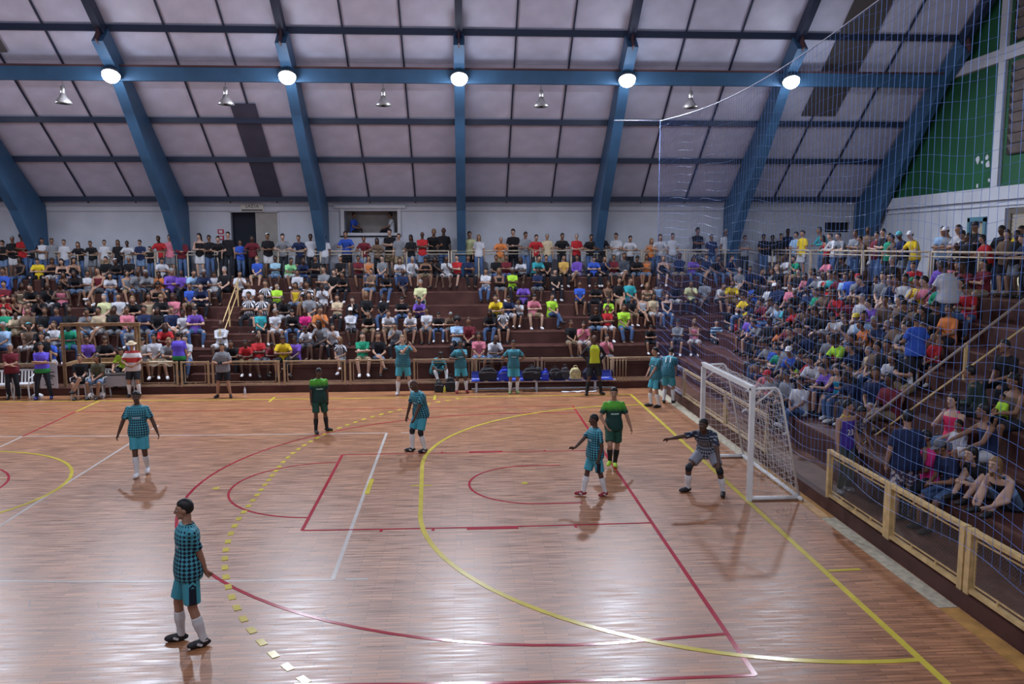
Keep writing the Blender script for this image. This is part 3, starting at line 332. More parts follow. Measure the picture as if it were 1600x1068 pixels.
('F','1',17.35,12.37,1.20,0.80,'k','C',1),('F','0',3.17,11.62,0.80,0.95,'k','',1),('F','1',2.64,12.37,1.20,1.07,'w','',1),('F','2',-4.47,13.12,1.62,0.94,'c','',0),
('F','1',-4.49,12.37,1.20,1.05,'s','',0),('R','3',20.67,12.13,2.04,1.07,'y','',1),('R','4',21.42,13.46,2.46,0.94,'b','',1),('R','4',21.42,12.08,2.46,0.94,'w','',1),
('R','4',21.42,11.46,2.46,1.00,'n','1',1),('R','4',21.42,10.15,2.46,1.07,'p','',1),('R','4',21.42,9.48,2.46,0.98,'k','',1),('R','4',21.42,8.21,2.46,0.99,'e','',1),
('R','4',21.42,7.56,2.46,1.07,'B','',1),('R','4',21.42,7.12,2.46,0.97,'k','',1),('R','4',21.42,6.72,2.46,1.07,'r','',1),('R','3',20.67,9.06,2.04,0.94,'s','',1),
('R','3',20.67,8.66,2.04,0.94,'t','',1),('R','3',20.67,7.49,2.04,1.07,'r','',1),('R','3',20.67,6.34,2.04,1.07,'k','F',1),('R','3',20.67,5.59,2.04,1.07,'k','',1),
('R','2',19.92,9.69,1.62,0.94,'u','',1),('R','2',19.92,9.06,1.62,0.97,'b','',1),('R','2',19.92,8.56,1.62,0.94,'g','',1),('R','2',19.92,7.89,1.62,1.02,'k','',1),
('R','2',19.92,6.72,1.62,0.94,'o','',1),('R','2',19.92,5.90,1.62,0.99,'B','',1),('R','3',20.67,6.72,2.04,0.94,'n','',1),('R','3',20.67,5.97,2.04,0.94,'k','',1),
('R','3',20.67,5.22,2.04,0.94,'w','2',1),('R','1',19.17,6.27,1.20,0.94,'n','',1),('R','1',19.17,5.48,1.20,0.94,'b','',1),('R','1',19.17,5.09,1.20,0.94,'e','',1),
('R','1',19.17,4.33,1.20,0.98,'b','1',1),('R','1',19.17,3.95,1.20,0.80,'l','C',1),('R','1',19.17,3.20,1.20,0.94,'r','',1),('R','1',19.17,2.45,1.20,0.99,'k','F',1),
('R','1',19.17,2.83,1.20,1.07,'w','',1),('R','1',19.17,1.69,1.20,0.94,'C','F',1),('R','0',18.42,4.57,0.80,0.94,'n','',1),('R','0',18.42,3.96,0.80,0.98,'p','',1),
('R','0',18.42,3.34,0.80,1.02,'g','5',1),('R','0',18.42,2.82,0.80,0.97,'g','2',1),('R','0',18.42,2.04,0.80,0.94,'w','',1),('R','1',19.17,2.07,1.20,0.94,'u','',1),
('R','5',22.17,13.30,2.92,1.07,'k','',1),('R','6',22.92,14.27,3.42,0.94,'S','',0),('R','6',22.92,13.31,3.42,0.94,'e','',0),('R','6',22.92,10.76,3.42,0.94,'p','F',1),
('R','5',22.17,8.66,2.92,1.07,'t','',1),('R','5',22.17,10.60,2.92,0.94,'p','',1),('R','5',22.17,9.42,2.92,0.98,'w','',1),('R','5',22.17,9.04,2.92,0.94,'r','',1),
('R','5',22.17,13.70,2.92,0.94,'g','',0),('F','5',21.93,15.37,2.92,1.00,'n','',0),('F','5',22.73,15.37,2.92,1.00,'k','',0),('R','6',22.92,9.58,3.42,0.94,'k','',1),
('R','5',22.17,7.54,2.92,1.07,'b','',1),('R','6',22.92,6.77,3.42,0.94,'k','',1),('R','5',22.17,5.00,2.92,1.07,'n','',1),('R','5',22.17,4.63,2.92,1.07,'w','F',1),
('R','6',22.92,5.42,3.42,0.94,'r','',1),('R','5',22.17,3.52,2.92,1.07,'p','',1),('R','6',22.92,4.40,3.42,0.94,'u','',1),('R','5',22.17,2.37,2.92,1.07,'g','',1),
('R','6',22.92,3.92,3.42,0.94,'p','F',1),('R','6',22.92,3.12,3.42,0.97,'m','',1),('R','6',22.92,3.52,3.42,0.94,'k','',1),('R','6',22.92,2.68,3.42,0.94,'m','',1),
('R','5',22.17,7.91,2.92,0.94,'s','',1),('R','5',22.17,7.17,2.92,0.94,'g','5',1),('R','5',22.17,6.09,2.92,0.94,'k','',1),('R','4',21.42,5.35,2.46,0.96,'w','',1),
('R','4',21.42,4.18,2.46,0.96,'B','',1),('R','5',22.17,5.36,2.92,0.94,'g','',1),('R','4',21.42,3.47,2.46,1.07,'B','F',1),('R','5',22.17,4.27,2.92,0.94,'w','7',1),
('R','4',21.42,5.92,2.46,0.94,'m','',1),('R','3',20.67,4.85,2.04,0.94,'w','',1),('R','3',20.67,4.48,2.04,0.94,'k','F',1),('R','3',20.67,4.11,2.04,0.96,'w','8',1),
('R','2',19.92,3.12,1.62,1.07,'l','',1),('R','3',20.67,3.37,2.04,0.94,'o','',1),('R','3',20.67,3.00,2.04,1.02,'n','',1),('R','3',20.67,2.26,2.04,1.07,'B','',1),
('R','3',20.67,1.50,2.04,1.07,'k','',1),('R','2',19.92,3.51,1.62,0.94,'r','',1),('R','2',19.92,2.34,1.62,0.94,'n','',1),('R','2',19.92,1.95,1.62,0.80,'c','C',1),
('R','1',19.17,0.16,1.20,1.07,'n','F',1),('R','1',19.17,-0.42,1.20,1.07,'m','',1),('R','1',19.17,0.91,1.20,0.94,'n','',1),('R','1',19.17,1.30,1.20,0.98,'k','',1),
('R','2',19.92,0.38,1.62,1.07,'k','',1),('R','2',19.92,0.77,1.62,0.96,'w','',1),('R','3',20.67,0.72,2.04,0.80,'r','C',1),('R','5',22.17,3.14,2.92,0.94,'e','',1),
('R','4',21.42,1.87,2.46,1.07,'k','',1),('R','5',22.17,2.75,2.92,0.94,'g','',1),('R','5',22.17,1.97,2.92,0.94,'r','',1),('R','4',21.42,2.67,2.46,1.01,'B','',1),
('R','4',21.42,2.27,2.46,0.94,'k','',1),('R','4',21.42,1.47,2.46,0.98,'o','',1),('R','3',20.67,7.88,2.04,0.94,'k','',1),('R','4',21.42,8.80,2.46,1.01,'n','',1),
('R','5',22.17,8.28,2.92,1.05,'m','',1),('R','5',22.17,6.81,2.92,1.07,'k','',1),('R','5',22.17,5.73,2.92,1.07,'g','',1),('R','5',22.17,6.45,2.92,1.07,'n','',1),
('R','4',21.42,3.07,2.46,0.97,'k','',1),('R','5',22.17,3.89,2.92,1.05,'y','',1),('R','3',20.67,3.74,2.04,1.07,'s','',1),('R','4',21.42,4.58,2.46,0.94,'u','',1),
('R','3',20.67,10.35,2.04,1.03,'m','',1),('R','3',20.67,9.46,2.04,1.07,'g','',1),('R','3',20.67,10.92,2.04,0.94,'n','',1),('R','3',20.67,8.27,2.04,1.07,'k','',1),
('R','3',20.67,7.11,2.04,1.07,'B','',1),('R','1',19.17,6.73,1.20,1.07,'k','',1),('R','1',19.17,5.87,1.20,1.07,'g','',1),('R','2',19.92,5.10,1.62,0.94,'n','',1),
('R','2',19.92,4.30,1.62,1.00,'k','',1),('R','2',19.92,3.91,1.62,0.94,'g','',1),('R','1',19.17,4.71,1.20,1.07,'g','',1),('R','1',19.17,3.58,1.20,1.07,'k','',1),
('R','3',20.67,11.53,2.04,0.94,'k','',1),('R','2',19.92,1.17,1.62,1.07,'k','',1),('R','3',20.67,2.63,2.04,0.94,'n','',1),('R','2',19.92,1.56,1.62,1.01,'B','',1),
('R','2',19.92,2.73,1.62,1.07,'k','',1),('R','3',20.67,1.88,2.04,0.94,'g','',1),('R','3',20.67,1.11,2.04,1.00,'m','',1),('R','4',21.42,12.72,2.46,1.07,'k','',1),
('R','4',21.42,11.06,2.46,1.07,'n','',1),('R','5',22.17,11.32,2.92,1.05,'k','',1),('R','5',22.17,10.20,2.92,1.07,'n','',1),('R','5',22.17,9.81,2.92,0.94,'g','',1),
('R','2',19.92,5.50,1.62,1.07,'k','',1),('R','2',19.92,6.30,1.62,1.07,'m','',1)]
# ---------------------------------------------------------------- people: bodies and clothes grown as continuous surfaces
def V(*a): return Vector(a)
def remesh(g, vox, smooth=2, floor_z=None, uvf=None):
    me = mesh(g.v, g.f); o = bpy.data.objects.new('t', me); C.objects.link(o)
    m = o.modifiers.new('r', 'REMESH'); m.mode = 'VOXEL'; m.voxel_size = vox; m.adaptivity = 0
    if smooth:
        s = o.modifiers.new('s', 'SMOOTH'); s.iterations = smooth; s.factor = .5
    dg = bpy.context.evaluated_depsgraph_get(); r = bpy.data.meshes.new_from_object(o.evaluated_get(dg))
    bpy.data.objects.remove(o); bpy.data.meshes.remove(me)
    r.materials.clear(); n = len(r.vertices)
    co = np.empty(n*3, np.float32); r.vertices.foreach_get('co', co); co = co.reshape(-1, 3)
    if floor_z is not None: co[:, 2] = np.maximum(co[:, 2], floor_z); r.vertices.foreach_set('co', co.ravel())
    r.polygons.foreach_set('use_smooth', np.ones(len(r.polygons), bool))
    if uvf:
        O, A, L, F = uvf; d = co - np.array(O); v = d @ np.array(A); x = d @ np.array(L); y = d @ np.array(F)
        ang = np.arctan2(x, y)/(2*math.pi)*1.08
        li = np.empty(len(r.loops), np.int32); r.loops.foreach_get('vertex_index', li)
        ls = np.empty(len(r.polygons), np.int32); r.polygons.foreach_get('loop_start', ls)
        lt = np.empty(len(r.polygons), np.int32); r.polygons.foreach_get('loop_total', lt)
        u = ang[li]; first = np.repeat(u[ls], lt); u = np.where(u - first > .54, u - 1.08, np.where(u - first < -.54, u + 1.08, u))
        uv = r.uv_layers.new(name='UVMap'); uv.data.foreach_set('uv', np.stack([u, v[li]], 1).astype(np.float32).ravel())
    r.update(); return r
def loft(g, rings, n=18):
    'rings: (centre, left, forward, rx, ry)'
    v = []; m = len(rings)
    for c, L, F, rx, ry in rings:
        for k in range(n):
            a = 2*math.pi*k/n; ca, sa = math.cos(a), math.sin(a)
            ca = math.copysign(abs(ca)**.85, ca); sa = math.copysign(abs(sa)**.85, sa)
            v.append(c + L*(rx*ca) + F*(ry*sa))
    f = [(i*n+k, i*n+(k+1) % n, (i+1)*n+(k+1) % n, (i+1)*n+k) for i in range(m-1) for k in range(n)]
    f.append(tuple(range(n-1, -1, -1))); f.append(tuple((m-1)*n+k for k in range(n)))
    g.add(v, f)
def cap(g, a, b, ra, rb, n=10):
    'tapered limb with round ends'
    a, b = Vector(a), Vector(b); d = (b-a)
    if d.length < 1e-5: return
    d.normalize(); pts = []; rs = []
    for t in (-1, -.7, -.35): pts.append(a + d*ra*t); rs.append(ra*math.sqrt(max(.02, 1-t*t)))
    pts.append(a); rs.append(ra); pts.append(b); rs.append(rb)
    for t in (.35, .7, 1): pts.append(b + d*rb*t); rs.append(rb*math.sqrt(max(.02, 1-t*t)))
    g.tube(pts, rs, n)
def ik(a, t, l1, l2, hint):
    a, t, hint = Vector(a), Vector(t), Vector(hint); d = t - a; D = d.length
    if D > (l1+l2)*.999: t = a + d*((l1+l2)*.999/D); d = t - a; D = d.length
    if D < abs(l1-l2)+.02: D = abs(l1-l2)+.02; t = a + d.normalized()*D
    u = d.normalized(); x = (l1*l1 - l2*l2 + D*D)/(2*D); h = math.sqrt(max(0, l1*l1-x*x))
    hp = (hint - u*hint.dot(u))
    if hp.length < 1e-4: hp = V(0, 0, -1)
    return a + u*x + hp.normalized()*h, t
def basis(f, up):
    f = Vector(f).normalized(); up = Vector(up).normalized(); L = up.cross(f).normalized(); up = f.cross(L).normalized(); return L, f, up
def rotm(L, F, U): return Matrix((L, -F, U)).transposed()       # local x=left, y=back, z=up
def hand(g, w, d, n, side, curl, r, long=False):
    'palm, four unequal bent fingers and a thumb from the side of the palm'
    d = d.normalized(); n = (n - d*n.dot(d)).normalized(); s = d.cross(n).normalized()*side
    g.blob(w + d*.045, (.037, .018, .05), 10, 6, Matrix((s, n, d)).transposed())
    for i, ln in enumerate((.068, .078, .073, .056)):
        b = w + d*.078 + s*(.026 - .0175*i); c = curl + .08*i
        d1 = (d*math.cos(c*.6) + n*math.sin(c*.6) + s*(.08-.05*i)).normalized(); m1 = b + d1*ln*.5
        d2 = (d*math.cos(c*1.6) + n*math.sin(c*1.6)).normalized(); cap(g, b - d*.012, m1, r, r*.95, 6); cap(g, m1, m1 + d2*ln*.5, r*.92, r*.8, 6)
    b = w + d*.022 + s*.026; t1 = (d*.65 + s*.7 + n*.25).normalized(); m1 = b + t1*.036
    cap(g, b, m1, r*1.25, r*1.1, 6); cap(g, m1, m1 + (d*.85 + s*.2 + n*.45).normalized()*.032, r*1.05, r*.85, 6)
def figure(S, vox=.02, hero=False):
    'returns the meshes of one posed person; faces -y, base at z=0'
    q = S.get; P = Vector(q('P', (0, 0, .94))); up1 = q('up', (0, 0, 1)); up2 = q('up2', up1); f1 = q('f', (0, -1, 0)); f2 = q('f2', f1)
    L1, F1, U1 = basis(f1, up1); L2, F2, U2 = basis(f2, up2)
    # keep torso axes on the spine
    U1 = Vector(up1).normalized(); F1 = (F1 - U1*F1.dot(U1)).normalized(); U2 = Vector(up2).normalized(); F2 = (F2 - U2*F2.dot(U2)).normalized(); L2 = U2.cross(F2).normalized(); L1 = U1.cross(F1).normalized()
    w = q('w', 1.0); gi = q('girth', 1.0)
    waist = P + U1*.16; chest = waist + U2*.19; nb = chest + U2*.165
    Lh, Fh, Uh = basis(q('hf', f2), q('hup', (0, 0, 1)) if 'hup' in S else (U2 + V(0, 0, 1.4)))
    hc = nb + (U2*.6 + Uh*.4).normalized()*.172 + Fh*.022
    sh = {1: nb - U2*.078 + L2*.170*w, -1: nb - U2*.078 - L2*.170*w}
    hips = {1: P - U1*.03 + L1*.088, -1: P - U1*.03 - L1*.088}
    arm = {}; leg = {}
    for s, k in ((1, 'hl'), (-1, 'hr')):
        t = q(k, None); hint = q('e' + k[1], (s*.5, .6, -.3))
        if t is None: t = sh[s] + V(s*.07, -.06, -.53)
        arm[s] = ik(sh[s], t, .285, .255, hint)
    for s, k in ((1, 'fl'), (-1, 'fr')):
        t = q(k, None)
        if t is None: t = V(hips[s].x*1.15, hips[s].y, .075)
        leg[s] = ik(hips[s], t, .425, .425, q('k' + k[1], (s*.12, -1, 0)))
    toe = {1: Vector(q('tl', (.12, -1, 0))).normalized(), -1: Vector(q('tr', (-.12, -1, 0))).normalized()}
    out = {}
    # body
    g = G()
    def torso(g, e, lo, hi, flare=0):
        prof = [(P - U1*.12, L1, F1, .155*gi, .105*gi), (P - U1*.04, L1, F1, .168*gi, .115*gi), (P + U1*.07, L1, F1, .155*gi, .105*gi), (waist, (L1+L2)/2, (F1+F2)/2, .138*gi, .098*gi),
                (waist + U2*.10, L2, F2, .152*gi, .105*gi), (chest, L2, F2, .168*gi*w, .112*gi), (chest + U2*.08, L2, F2, .168*w, .105), (nb - U2*.035, L2, F2, .122*w, .072), (nb + U2*.0, L2, F2, .07, .055)]
        rg = []
        for i, (c, L, F, a, b) in enumerate(prof):
            if i < lo or i > hi: continue
            x = e + (flare if i <= 2 else flare*.5 if i == 3 else 0)
            rg.append((c, L, F, a + x, b + x))
        loft(g, rg)
    torso(g, 0, 0, 8)
    cap(g, nb - U2*.04, hc - Uh*.04 - Fh*.015, .056, .052)
    H = rotm(Lh, Fh, Uh)
    g.blob(hc + Uh*.012, (.074, .092, .104), 14, 10, H); g.blob(hc - Uh*.055 + Fh*.022, (.056, .062, .066), 12, 8, H)
    cap(g, hc + Fh*.086 + Uh*.012, hc + Fh*.108 - Uh*.024, .010, .017, 8)
    if hero or True:
        for s in (1, -1): g.blob(hc + Lh*.076*s - Uh*.008 + Fh*(-.005), (.012, .02, .031), 8, 6, H)
    if hero:
        g.blob(hc + Fh*.084 - Uh*.052, (.026, .012, .008), 8, 6, H); g.blob(hc + Fh*.084 - Uh*.065, (.022, .011, .008), 8, 6, H)
        g.blob(hc + Fh*.072 - Uh*.098, (.026, .02, .02), 8, 6, H); g.blob(hc + Fh*.078 + Uh*.036, (.052, .015, .012), 8, 6, H)
    for s in (1, -1):
        e, wr = arm[s]; cap(g, sh[s], e, .052, .040); cap(g, e, (e + wr)/2*1.0, .041, .037); cap(g, (e*.62 + wr*.38), wr, .038, .026)
        d = (wr - e).normalized(); n = Vector(q('n' + ('l' if s > 0 else 'r'), (-s*.8, -.2, -.2)))
        if n.cross(d).length < .1: n = V(0, -1, 0)
        hd = Vector(q('d' + ('l' if s > 0 else 'r'), d)).normalized()
        if hero: hand(g, wr, hd, n, s, q('curl', .55), .0088)
        else: hand(g, wr, hd, n, s, q('curl', .6), .0105)
    for s in (1, -1):
        k, an = leg[s]; cap(g, hips[s], k, .084*gi, .056); cap(g, k, k*.65 + an*.35, .054, .056); cap(g, k*.66 + an*.34, an, .056, .036)
        g.blob(an + toe[s]*.06 - V(0, 0, .03), (.036, .10, .032), 10, 6, rotm(*basis(toe[s], (0, 0, 1))))
    out['body'] = remesh(g, vox, 3 if hero else 2)
    uvf = (P, (nb - P).normalized(), L2, F2)
    cv = vox*1.1
    # shirt
    def sleeves(g, fr, r0, r1):
        for s in (1, -1):
            e, wr = arm[s]; b = sh[s].lerp(e, fr) if fr <= 1 else e.lerp(wr, fr-1); d = (b - sh[s])
            pts = [sh[s] - L2*s*.05, sh[s], sh[s].lerp(b, .5) if fr <= 1 else e, b]; g.tube(pts, [r0*1.0, r0, (r0+r1)/2, r1], 12)
    loose = q('loose', .014)
    g = G(); torso(g, loose, 0, 8, q('flare', .008)); g.blob(nb - U2*.02, (.085, .07, .03), 10, 6, rotm(L2, F2, U2)); sleeves(g, .74, .058, .064); [g.blob(sh[k_], (.063, .063, .063), 10, 7) for k_ in (1, -1)]; out['shirt'] = remesh(g, cv, 2, uvf=uvf)
    if not q('lean_set'):
        g = G(); torso(g, .010, 0, 6, .006)
        for s in (1, -1): cap(g, chest + U2*.06 + L2*.08*s*w, nb - U2*.015 + L2*.085*s*w, .045, .03)
        out['tank'] = remesh(g, cv, 2, uvf=uvf)
        g = G(); torso(g, loose + .004, 0, 8, .012); sleeves(g, 1.9, .064, .042); out['sweater'] = remesh(g, cv, 2, uvf=uvf)
    # shorts / trousers / skirt
    def legwear(to, r0, r1, r2):
        g = G(); torso(g, .014, 0, 2)
        for s in (1, -1):
            k, an = leg[s]
            if to <= 1: e = hips[s].lerp(k, to); g.tube([hips[s] + U1*.03, hips[s], e], [r0*.9, r0, r1], 14)
            else:
                e = k.lerp(an, to - 1); cap(g, k + (hips[s]-k).normalized()*.05, k + (an-k).normalized()*.06, r1*1.02, r1*.98, 12); g.tube([hips[s] + U1*.03, hips[s], hips[s].lerp(k, .85), k.lerp(an, .12), e], [r0*.9, r0, r1, r1*.95, r2], 14)
        return remesh(g, cv, 2, uvf=uvf)
    out['shorts'] = legwear(q('short_to', .86), .102*gi, .098, 0)
    if not q('lean_set'): out['trousers'] = legwear(1.93, .10*gi, .074, .056)
    # socks and shoes, one mesh each
    for s, t in ((1, '_l'), (-1, '_r')):
        g = G(); R_ = rotm(*basis(toe[s], (0, 0, 1))); an = leg[s][1]; a0 = an - V(0, 0, .03); k = leg[s][0]
        g.blob(a0 + toe[s]*.055, (.047, .142, .05), 12, 8, R_); g.blob(a0 + toe[s]*.12 - V(0, 0, .006), (.049, .075, .036), 10, 6, R_); g.tube([a0, an + V(0, 0, .03)], [.048, .046], 12)
        base = an.z - .075 - max(0, -toe[s].z)*.08
        out['shoe' + t] = remesh(g, min(cv, .014), 1, floor_z=base)
        if hero:
            g = G(); q_ = an.lerp(k, q('sock', .80)); g.tube([an - (k-an).normalized()*.02, an.lerp(q_, .3), an.lerp(q_, .72), q_], [.047, .048, .065, .060], 14)
            out['sock' + t] = remesh(g, cv, 1)
            g = G(); o_ = Vector(toe[s]).cross(V(0, 0, 1)).normalized()
            for sd in (1, -1): g.bar(a0 + toe[s]*.03 + o_*.046*sd - V(0, 0, .012), a0 + toe[s]*.085 + o_*.047*sd + V(0, 0, .016), .010, .026)
            out['flash' + t] = g.me()
            g = G(); a, b = hips[s].lerp(k, .88), k.lerp(an, .16); g.tube([a, k, b], [.064, .068, .064], 12); out['pad' + t] = remesh(g, cv, 1)
    out['H'] = H.to_4x4(); out['hc'] = hc; out['nb'] = nb; out['F2'] = F2; out['U2'] = U2; out['L2'] = L2; out['chest'] = chest; out['P'] = P; out['arm'] = arm; out['leg'] = leg; out['hips'] = hips
    return out
def hair_mesh(kind, vox=.014):
    'in head space: x left, y back, z up, origin at the middle of the skull'
    g = G(); g.blob((0, .006, .020), (.086, .102, .110), 18, 12)
    g.v = [(x*.86, y*.8, z*.9) if (y < -.02 and z < .062 - max(0, y+.06)*.4) or z < -.045 or (abs(x) > .05 and y < .03 and z < .01) else (x, y, z) for x, y, z in g.v]
    if kind == 'long':
        for a, b, r in (((0, .075, .03), (0, .095, -.20), .052), ((.055, .045, .03), (.065, .06, -.17), .036), ((-.055, .045, .03), (-.065, .06, -.17), .036), ((.07, .01, .04), (.078, .02, -.12), .02), ((-.07, .01, .04), (-.078, .02, -.12), .02)): cap(g, a, b, r, r*.6)
        g.blob((0, .015, .03), (.088, .10, .105), 14, 10); g.v[-(14*11):] = [(x, max(y, -.045) if z < .07 else y, max(z, -.02) if y < 0 else z) for x, y, z in g.v[-(14*11):]]
    if kind == 'afro': g = G(); g.blob((0, .025, .05), (.125, .125, .115), 16, 12)
    if kind == 'bun': cap(g, (0, .09, .06), (0, .125, .07), .04, .035)
    return remesh(g, vox, 1)
def cap_mesh():
    g = G(); g.lathe([(.088, .03), (.089, .055), (.08, .095), (.055, .122), (.0, .134)], (0, .006, 0), 16)
    v = []; n = 9
    for t, zz in ((0, .034), (1, .022)):
        for i in range(n):
            a = R(-62 + 124*i/(n-1)); v.append((.088*math.sin(a)*(1 - .12*t), .006 - .088*math.cos(a) - t*.075*math.cos(a)**.6, zz + .012*math.cos(a)))
    g.add(v, [(i, i+1, n+i+1, n+i) for i in range(n-1)]); return g.me(True)
def hat_mesh():
    g = G(); g.lathe([(.165, .045), (.168, .05), (.10, .052), (.09, .06), (.082, .12), (.05, .132), (0, .135)], (0, 0, 0), 20); return g.me(True)

SKIN = [mat('skin_tan', (.36, .20, .13), .55), mat('skin_brown', (.22, .11, .065), .55), mat('skin_dark', (.09, .045, .03), .5), mat('skin_light', (.48, .30, .22), .55)]
HAIR = [mat('hair_black', (.010, .009, .009), .5), mat('hair_brown', (.045, .024, .014), .5), mat('hair_fair', (.22, .13, .06), .5), mat('hair_grey', (.25, .25, .26), .6)]
WORD = {'k': ('black', (.014, .014, .017)), 'w': ('white', (.50, .51, .55)), 'g': ('grey', (.20, .21, .23)), 'n': ('navy', (.018, .028, .075)), 'b': ('blue', (.04, .10, .48)),
        'r': ('red', (.42, .025, .03)), 'p': ('pink', (.58, .18, .24)), 'y': ('yellow', (.72, .52, .03)), 'l': ('lime', (.38, .68, .05)), 'o': ('orange', (.62, .20, .06)),
        't': ('teal', (.04, .34, .38)), 'e': ('green', (.02, .27, .15)), 'm': ('maroon', (.14, .02, .03)), 'u': ('purple', (.16, .08, .42)), 's': ('pale blue', (.30, .46, .66)),
        'c': ('cream', (.52, .42, .28)), 'B': ('brown', (.15, .10, .07)), 'q': ('strappy black', (.016, .014, .018)), 'h': ('mint green', (.28, .66, .30)), 'Y': ('pale yellow', (.62, .64, .34)),
        'S': ('black and white striped', 'stripe_v'), 'Z': ('blue and white striped', 'stripe_h'), 'H': ('black and gold striped', 'stripe_bee'), 'W': ('white striped', 'stripe_w'),
        'P': ('magenta', (.62, .03, .20)), 'C': ('bright turquoise', (.03, .40, .62))}
def cloth(k):
    n, c = WORD[k]
    if isinstance(c, str): return jersey('cloth_' + c, c)
    return mat('cloth_' + n.replace(' ', '_'), c, .85, .2, noise=.06, nscale=9)
BOT = {'jeans': ('blue jeans', (.07, .12, .24)), 'dark': ('dark trousers', (.02, .022, .03)), 'dshort': ('dark shorts', (.025, .025, .032)), 'denim': ('denim shorts', (.13, .20, .32)), 'khaki': ('khaki shorts', (.25, .19, .12)), 'wshort': ('pale shorts', (.5, .5, .52)), 'gshort': ('grey shorts', (.14, .15, .17))}
def bot(k): return mat('cloth_' + k, BOT[k][1], .85, .2, noise=.15, nscale=16)
SHOE = [mat('shoe_black', (.02, .02, .022), .5), mat('shoe_white', (.7, .7, .72), .5), mat('shoe_brown', (.1, .06, .04), .6)]
HATS = {'1': ('white cap', (.75, .76, .8)), '2': ('dark cap', (.02, .02, .03)), '5': ('red cap', (.5, .02, .03)), '6': ('turquoise cap', (.1, .55, .6)), '7': ('green cap', (.01, .2, .09)), '8': ('yellow cap', (.75, .62, .05)), '3': ('straw hat', (.55, .33, .09))}

# seated poses: seat level z=0, feet on the tread 0.42 below, edge of the seat at y=0
def seat(**k):
    d = dict(P=(0, .05, .115), up=(0, .08, 1), up2=(0, -.12, 1), fl=(.13, -.42, -.345), fr=(-.13, -.40, -.345), kl=(.25, -.4, 1), kr=(-.25, -.4, 1), short_to=.92, girth=1.0); d.update(k); return d
POSES = {
 'seat_lap': seat(hl=(.03, -.30, .20), hr=(-.03, -.29, .21), nl=(-.4, 0, -1), nr=(.4, 0, -1)),
 'seat_lean': seat(up=(0, -.25, 1), up2=(0, -.75, 1), hl=(.03, -.50, .28), hr=(-.03, -.50, .26), el=(.6, .1, -.6), er=(-.6, .1, -.6), hf=(0, -1, -.05), hup=(0, -.1, 1)),
 'seat_fold': seat(up2=(0, -.05, 1), hl=(-.12, -.20, .36), hr=(.12, -.17, .33), el=(.6, -.3, -.6), er=(-.6, -.3, -.6), dl=(-1, .1, .05), dr=(1, .1, .05), nl=(0, 1, 0), nr=(0, 1, 0)),
 'seat_chin': seat(up2=(0, -.45, 1), hl=(.04, -.30, .47), hr=(-.08, -.32, .17), el=(.5, -.1, -.8), er=(-.5, .3, -.4), dl=(-.1, .1, 1), nl=(0, 1, 0), hf=(.25, -1, -.1), hup=(0, -.1, 1)),
 'seat_cross': seat(hl=(.02, -.33, .22), hr=(-.10, -.28, .22), fl=(-.22, -.50, -.16), kl=(.1, -.3, 1), fr=(-.08, -.38, -.345), tl=(-.5, -1, .3), nl=(0, 0, -1), nr=(0, 0, -1), hf=(-.3, -1, 0)),
 'seat_phone': seat(up2=(0, -.35, 1), hl=(.05, -.34, .33), hr=(-.04, -.34, .33), el=(.6, 0, -.5), er=(-.6, 0, -.5), hf=(0, -1, -.6), nl=(-.5, 1, 0), nr=(.5, 1, 0), fl=(.2, -.36, -.345), fr=(-.2, -.36, -.345)),
}
STAND = {
 'stand_rail': dict(P=(0, .05, .93), up=(0, .04, 1), up2=(0, -.42, 1), hl=(.12, -.34, 1.10), hr=(-.14, -.34, 1.10), el=(.7, .3, -.4), er=(-.7, .3, -.4), dl=(-.7, -.6, -.1), dr=(.7, -.6, -.1), nl=(0, 0, -1), nr=(0, 0, -1), hup=(0, -.05, 1), hf=(.1, -1, -.1)),
 'stand_down': dict(fl=(.12, -.03, .075), fr=(-.12, .03, .075)),
 'stand_fold': dict(hl=(-.13, -.19, 1.20), hr=(.13, -.17, 1.16), el=(.7, -.2, -.6), er=(-.7, -.2, -.6), dl=(-1, .1, .05), dr=(1, .1, .05), nl=(0, 1, 0), nr=(0, 1, 0)),
 'stand_hold': dict(hl=(.03, -.26, 1.12), hr=(-.04, -.26, 1.10), el=(.6, .2, -.6), er=(-.6, .2, -.6), dl=(-.5, -.5, .3), dr=(.5, -.5, .3), hf=(-.3, -1, -.15)),
}
PROTO = {}
for n, s in {**POSES, **STAND}.items(): PROTO[n] = figure(s, .021)
HAIRM = {k: hair_mesh(k) for k in ('short', 'long', 'afro', 'bun')}; CAPM = cap_mesh(); HATM = hat_mesh()
def part(name, me, m, parent, mtx=None):
    me_empty = not len(me.materials)
    if me_empty: me.materials.append(None)
    o = bpy.data.objects.new(name, me); C.objects.link(o); o.parent = parent
    o.material_slots[0].link = 'OBJECT'; o.material_slots[0].material = m
    if mtx is not None: o.matrix_local = mtx
    return o
def dress(fig, root, skin, top, topm, bottom, botm, hair, hairm, hat=None, hatm=None, shoem=None):
    part('body', fig['body'], skin, root); part({'shirt': 'shirt', 'tank': 'top', 'sweater': 'sweater'}[top], fig[top], topm, root)
    part(bottom, fig[bottom], botm, root); part('shoe', fig['shoe_l'], shoem or SHOE[0], root); part('shoe', fig['shoe_r'], shoem or SHOE[0], root)
    M_ = Matrix.Translation(fig['hc']) @ fig['H']
    if hat and hair == 'afro': hair = 'short'
    if hair: part('hair', HAIRM[hair], hairm, root, M_)
    if hat: part('hat' if hat == '3' else 'cap', HATM if hat == '3' else CAPM, hatm, root, M_)
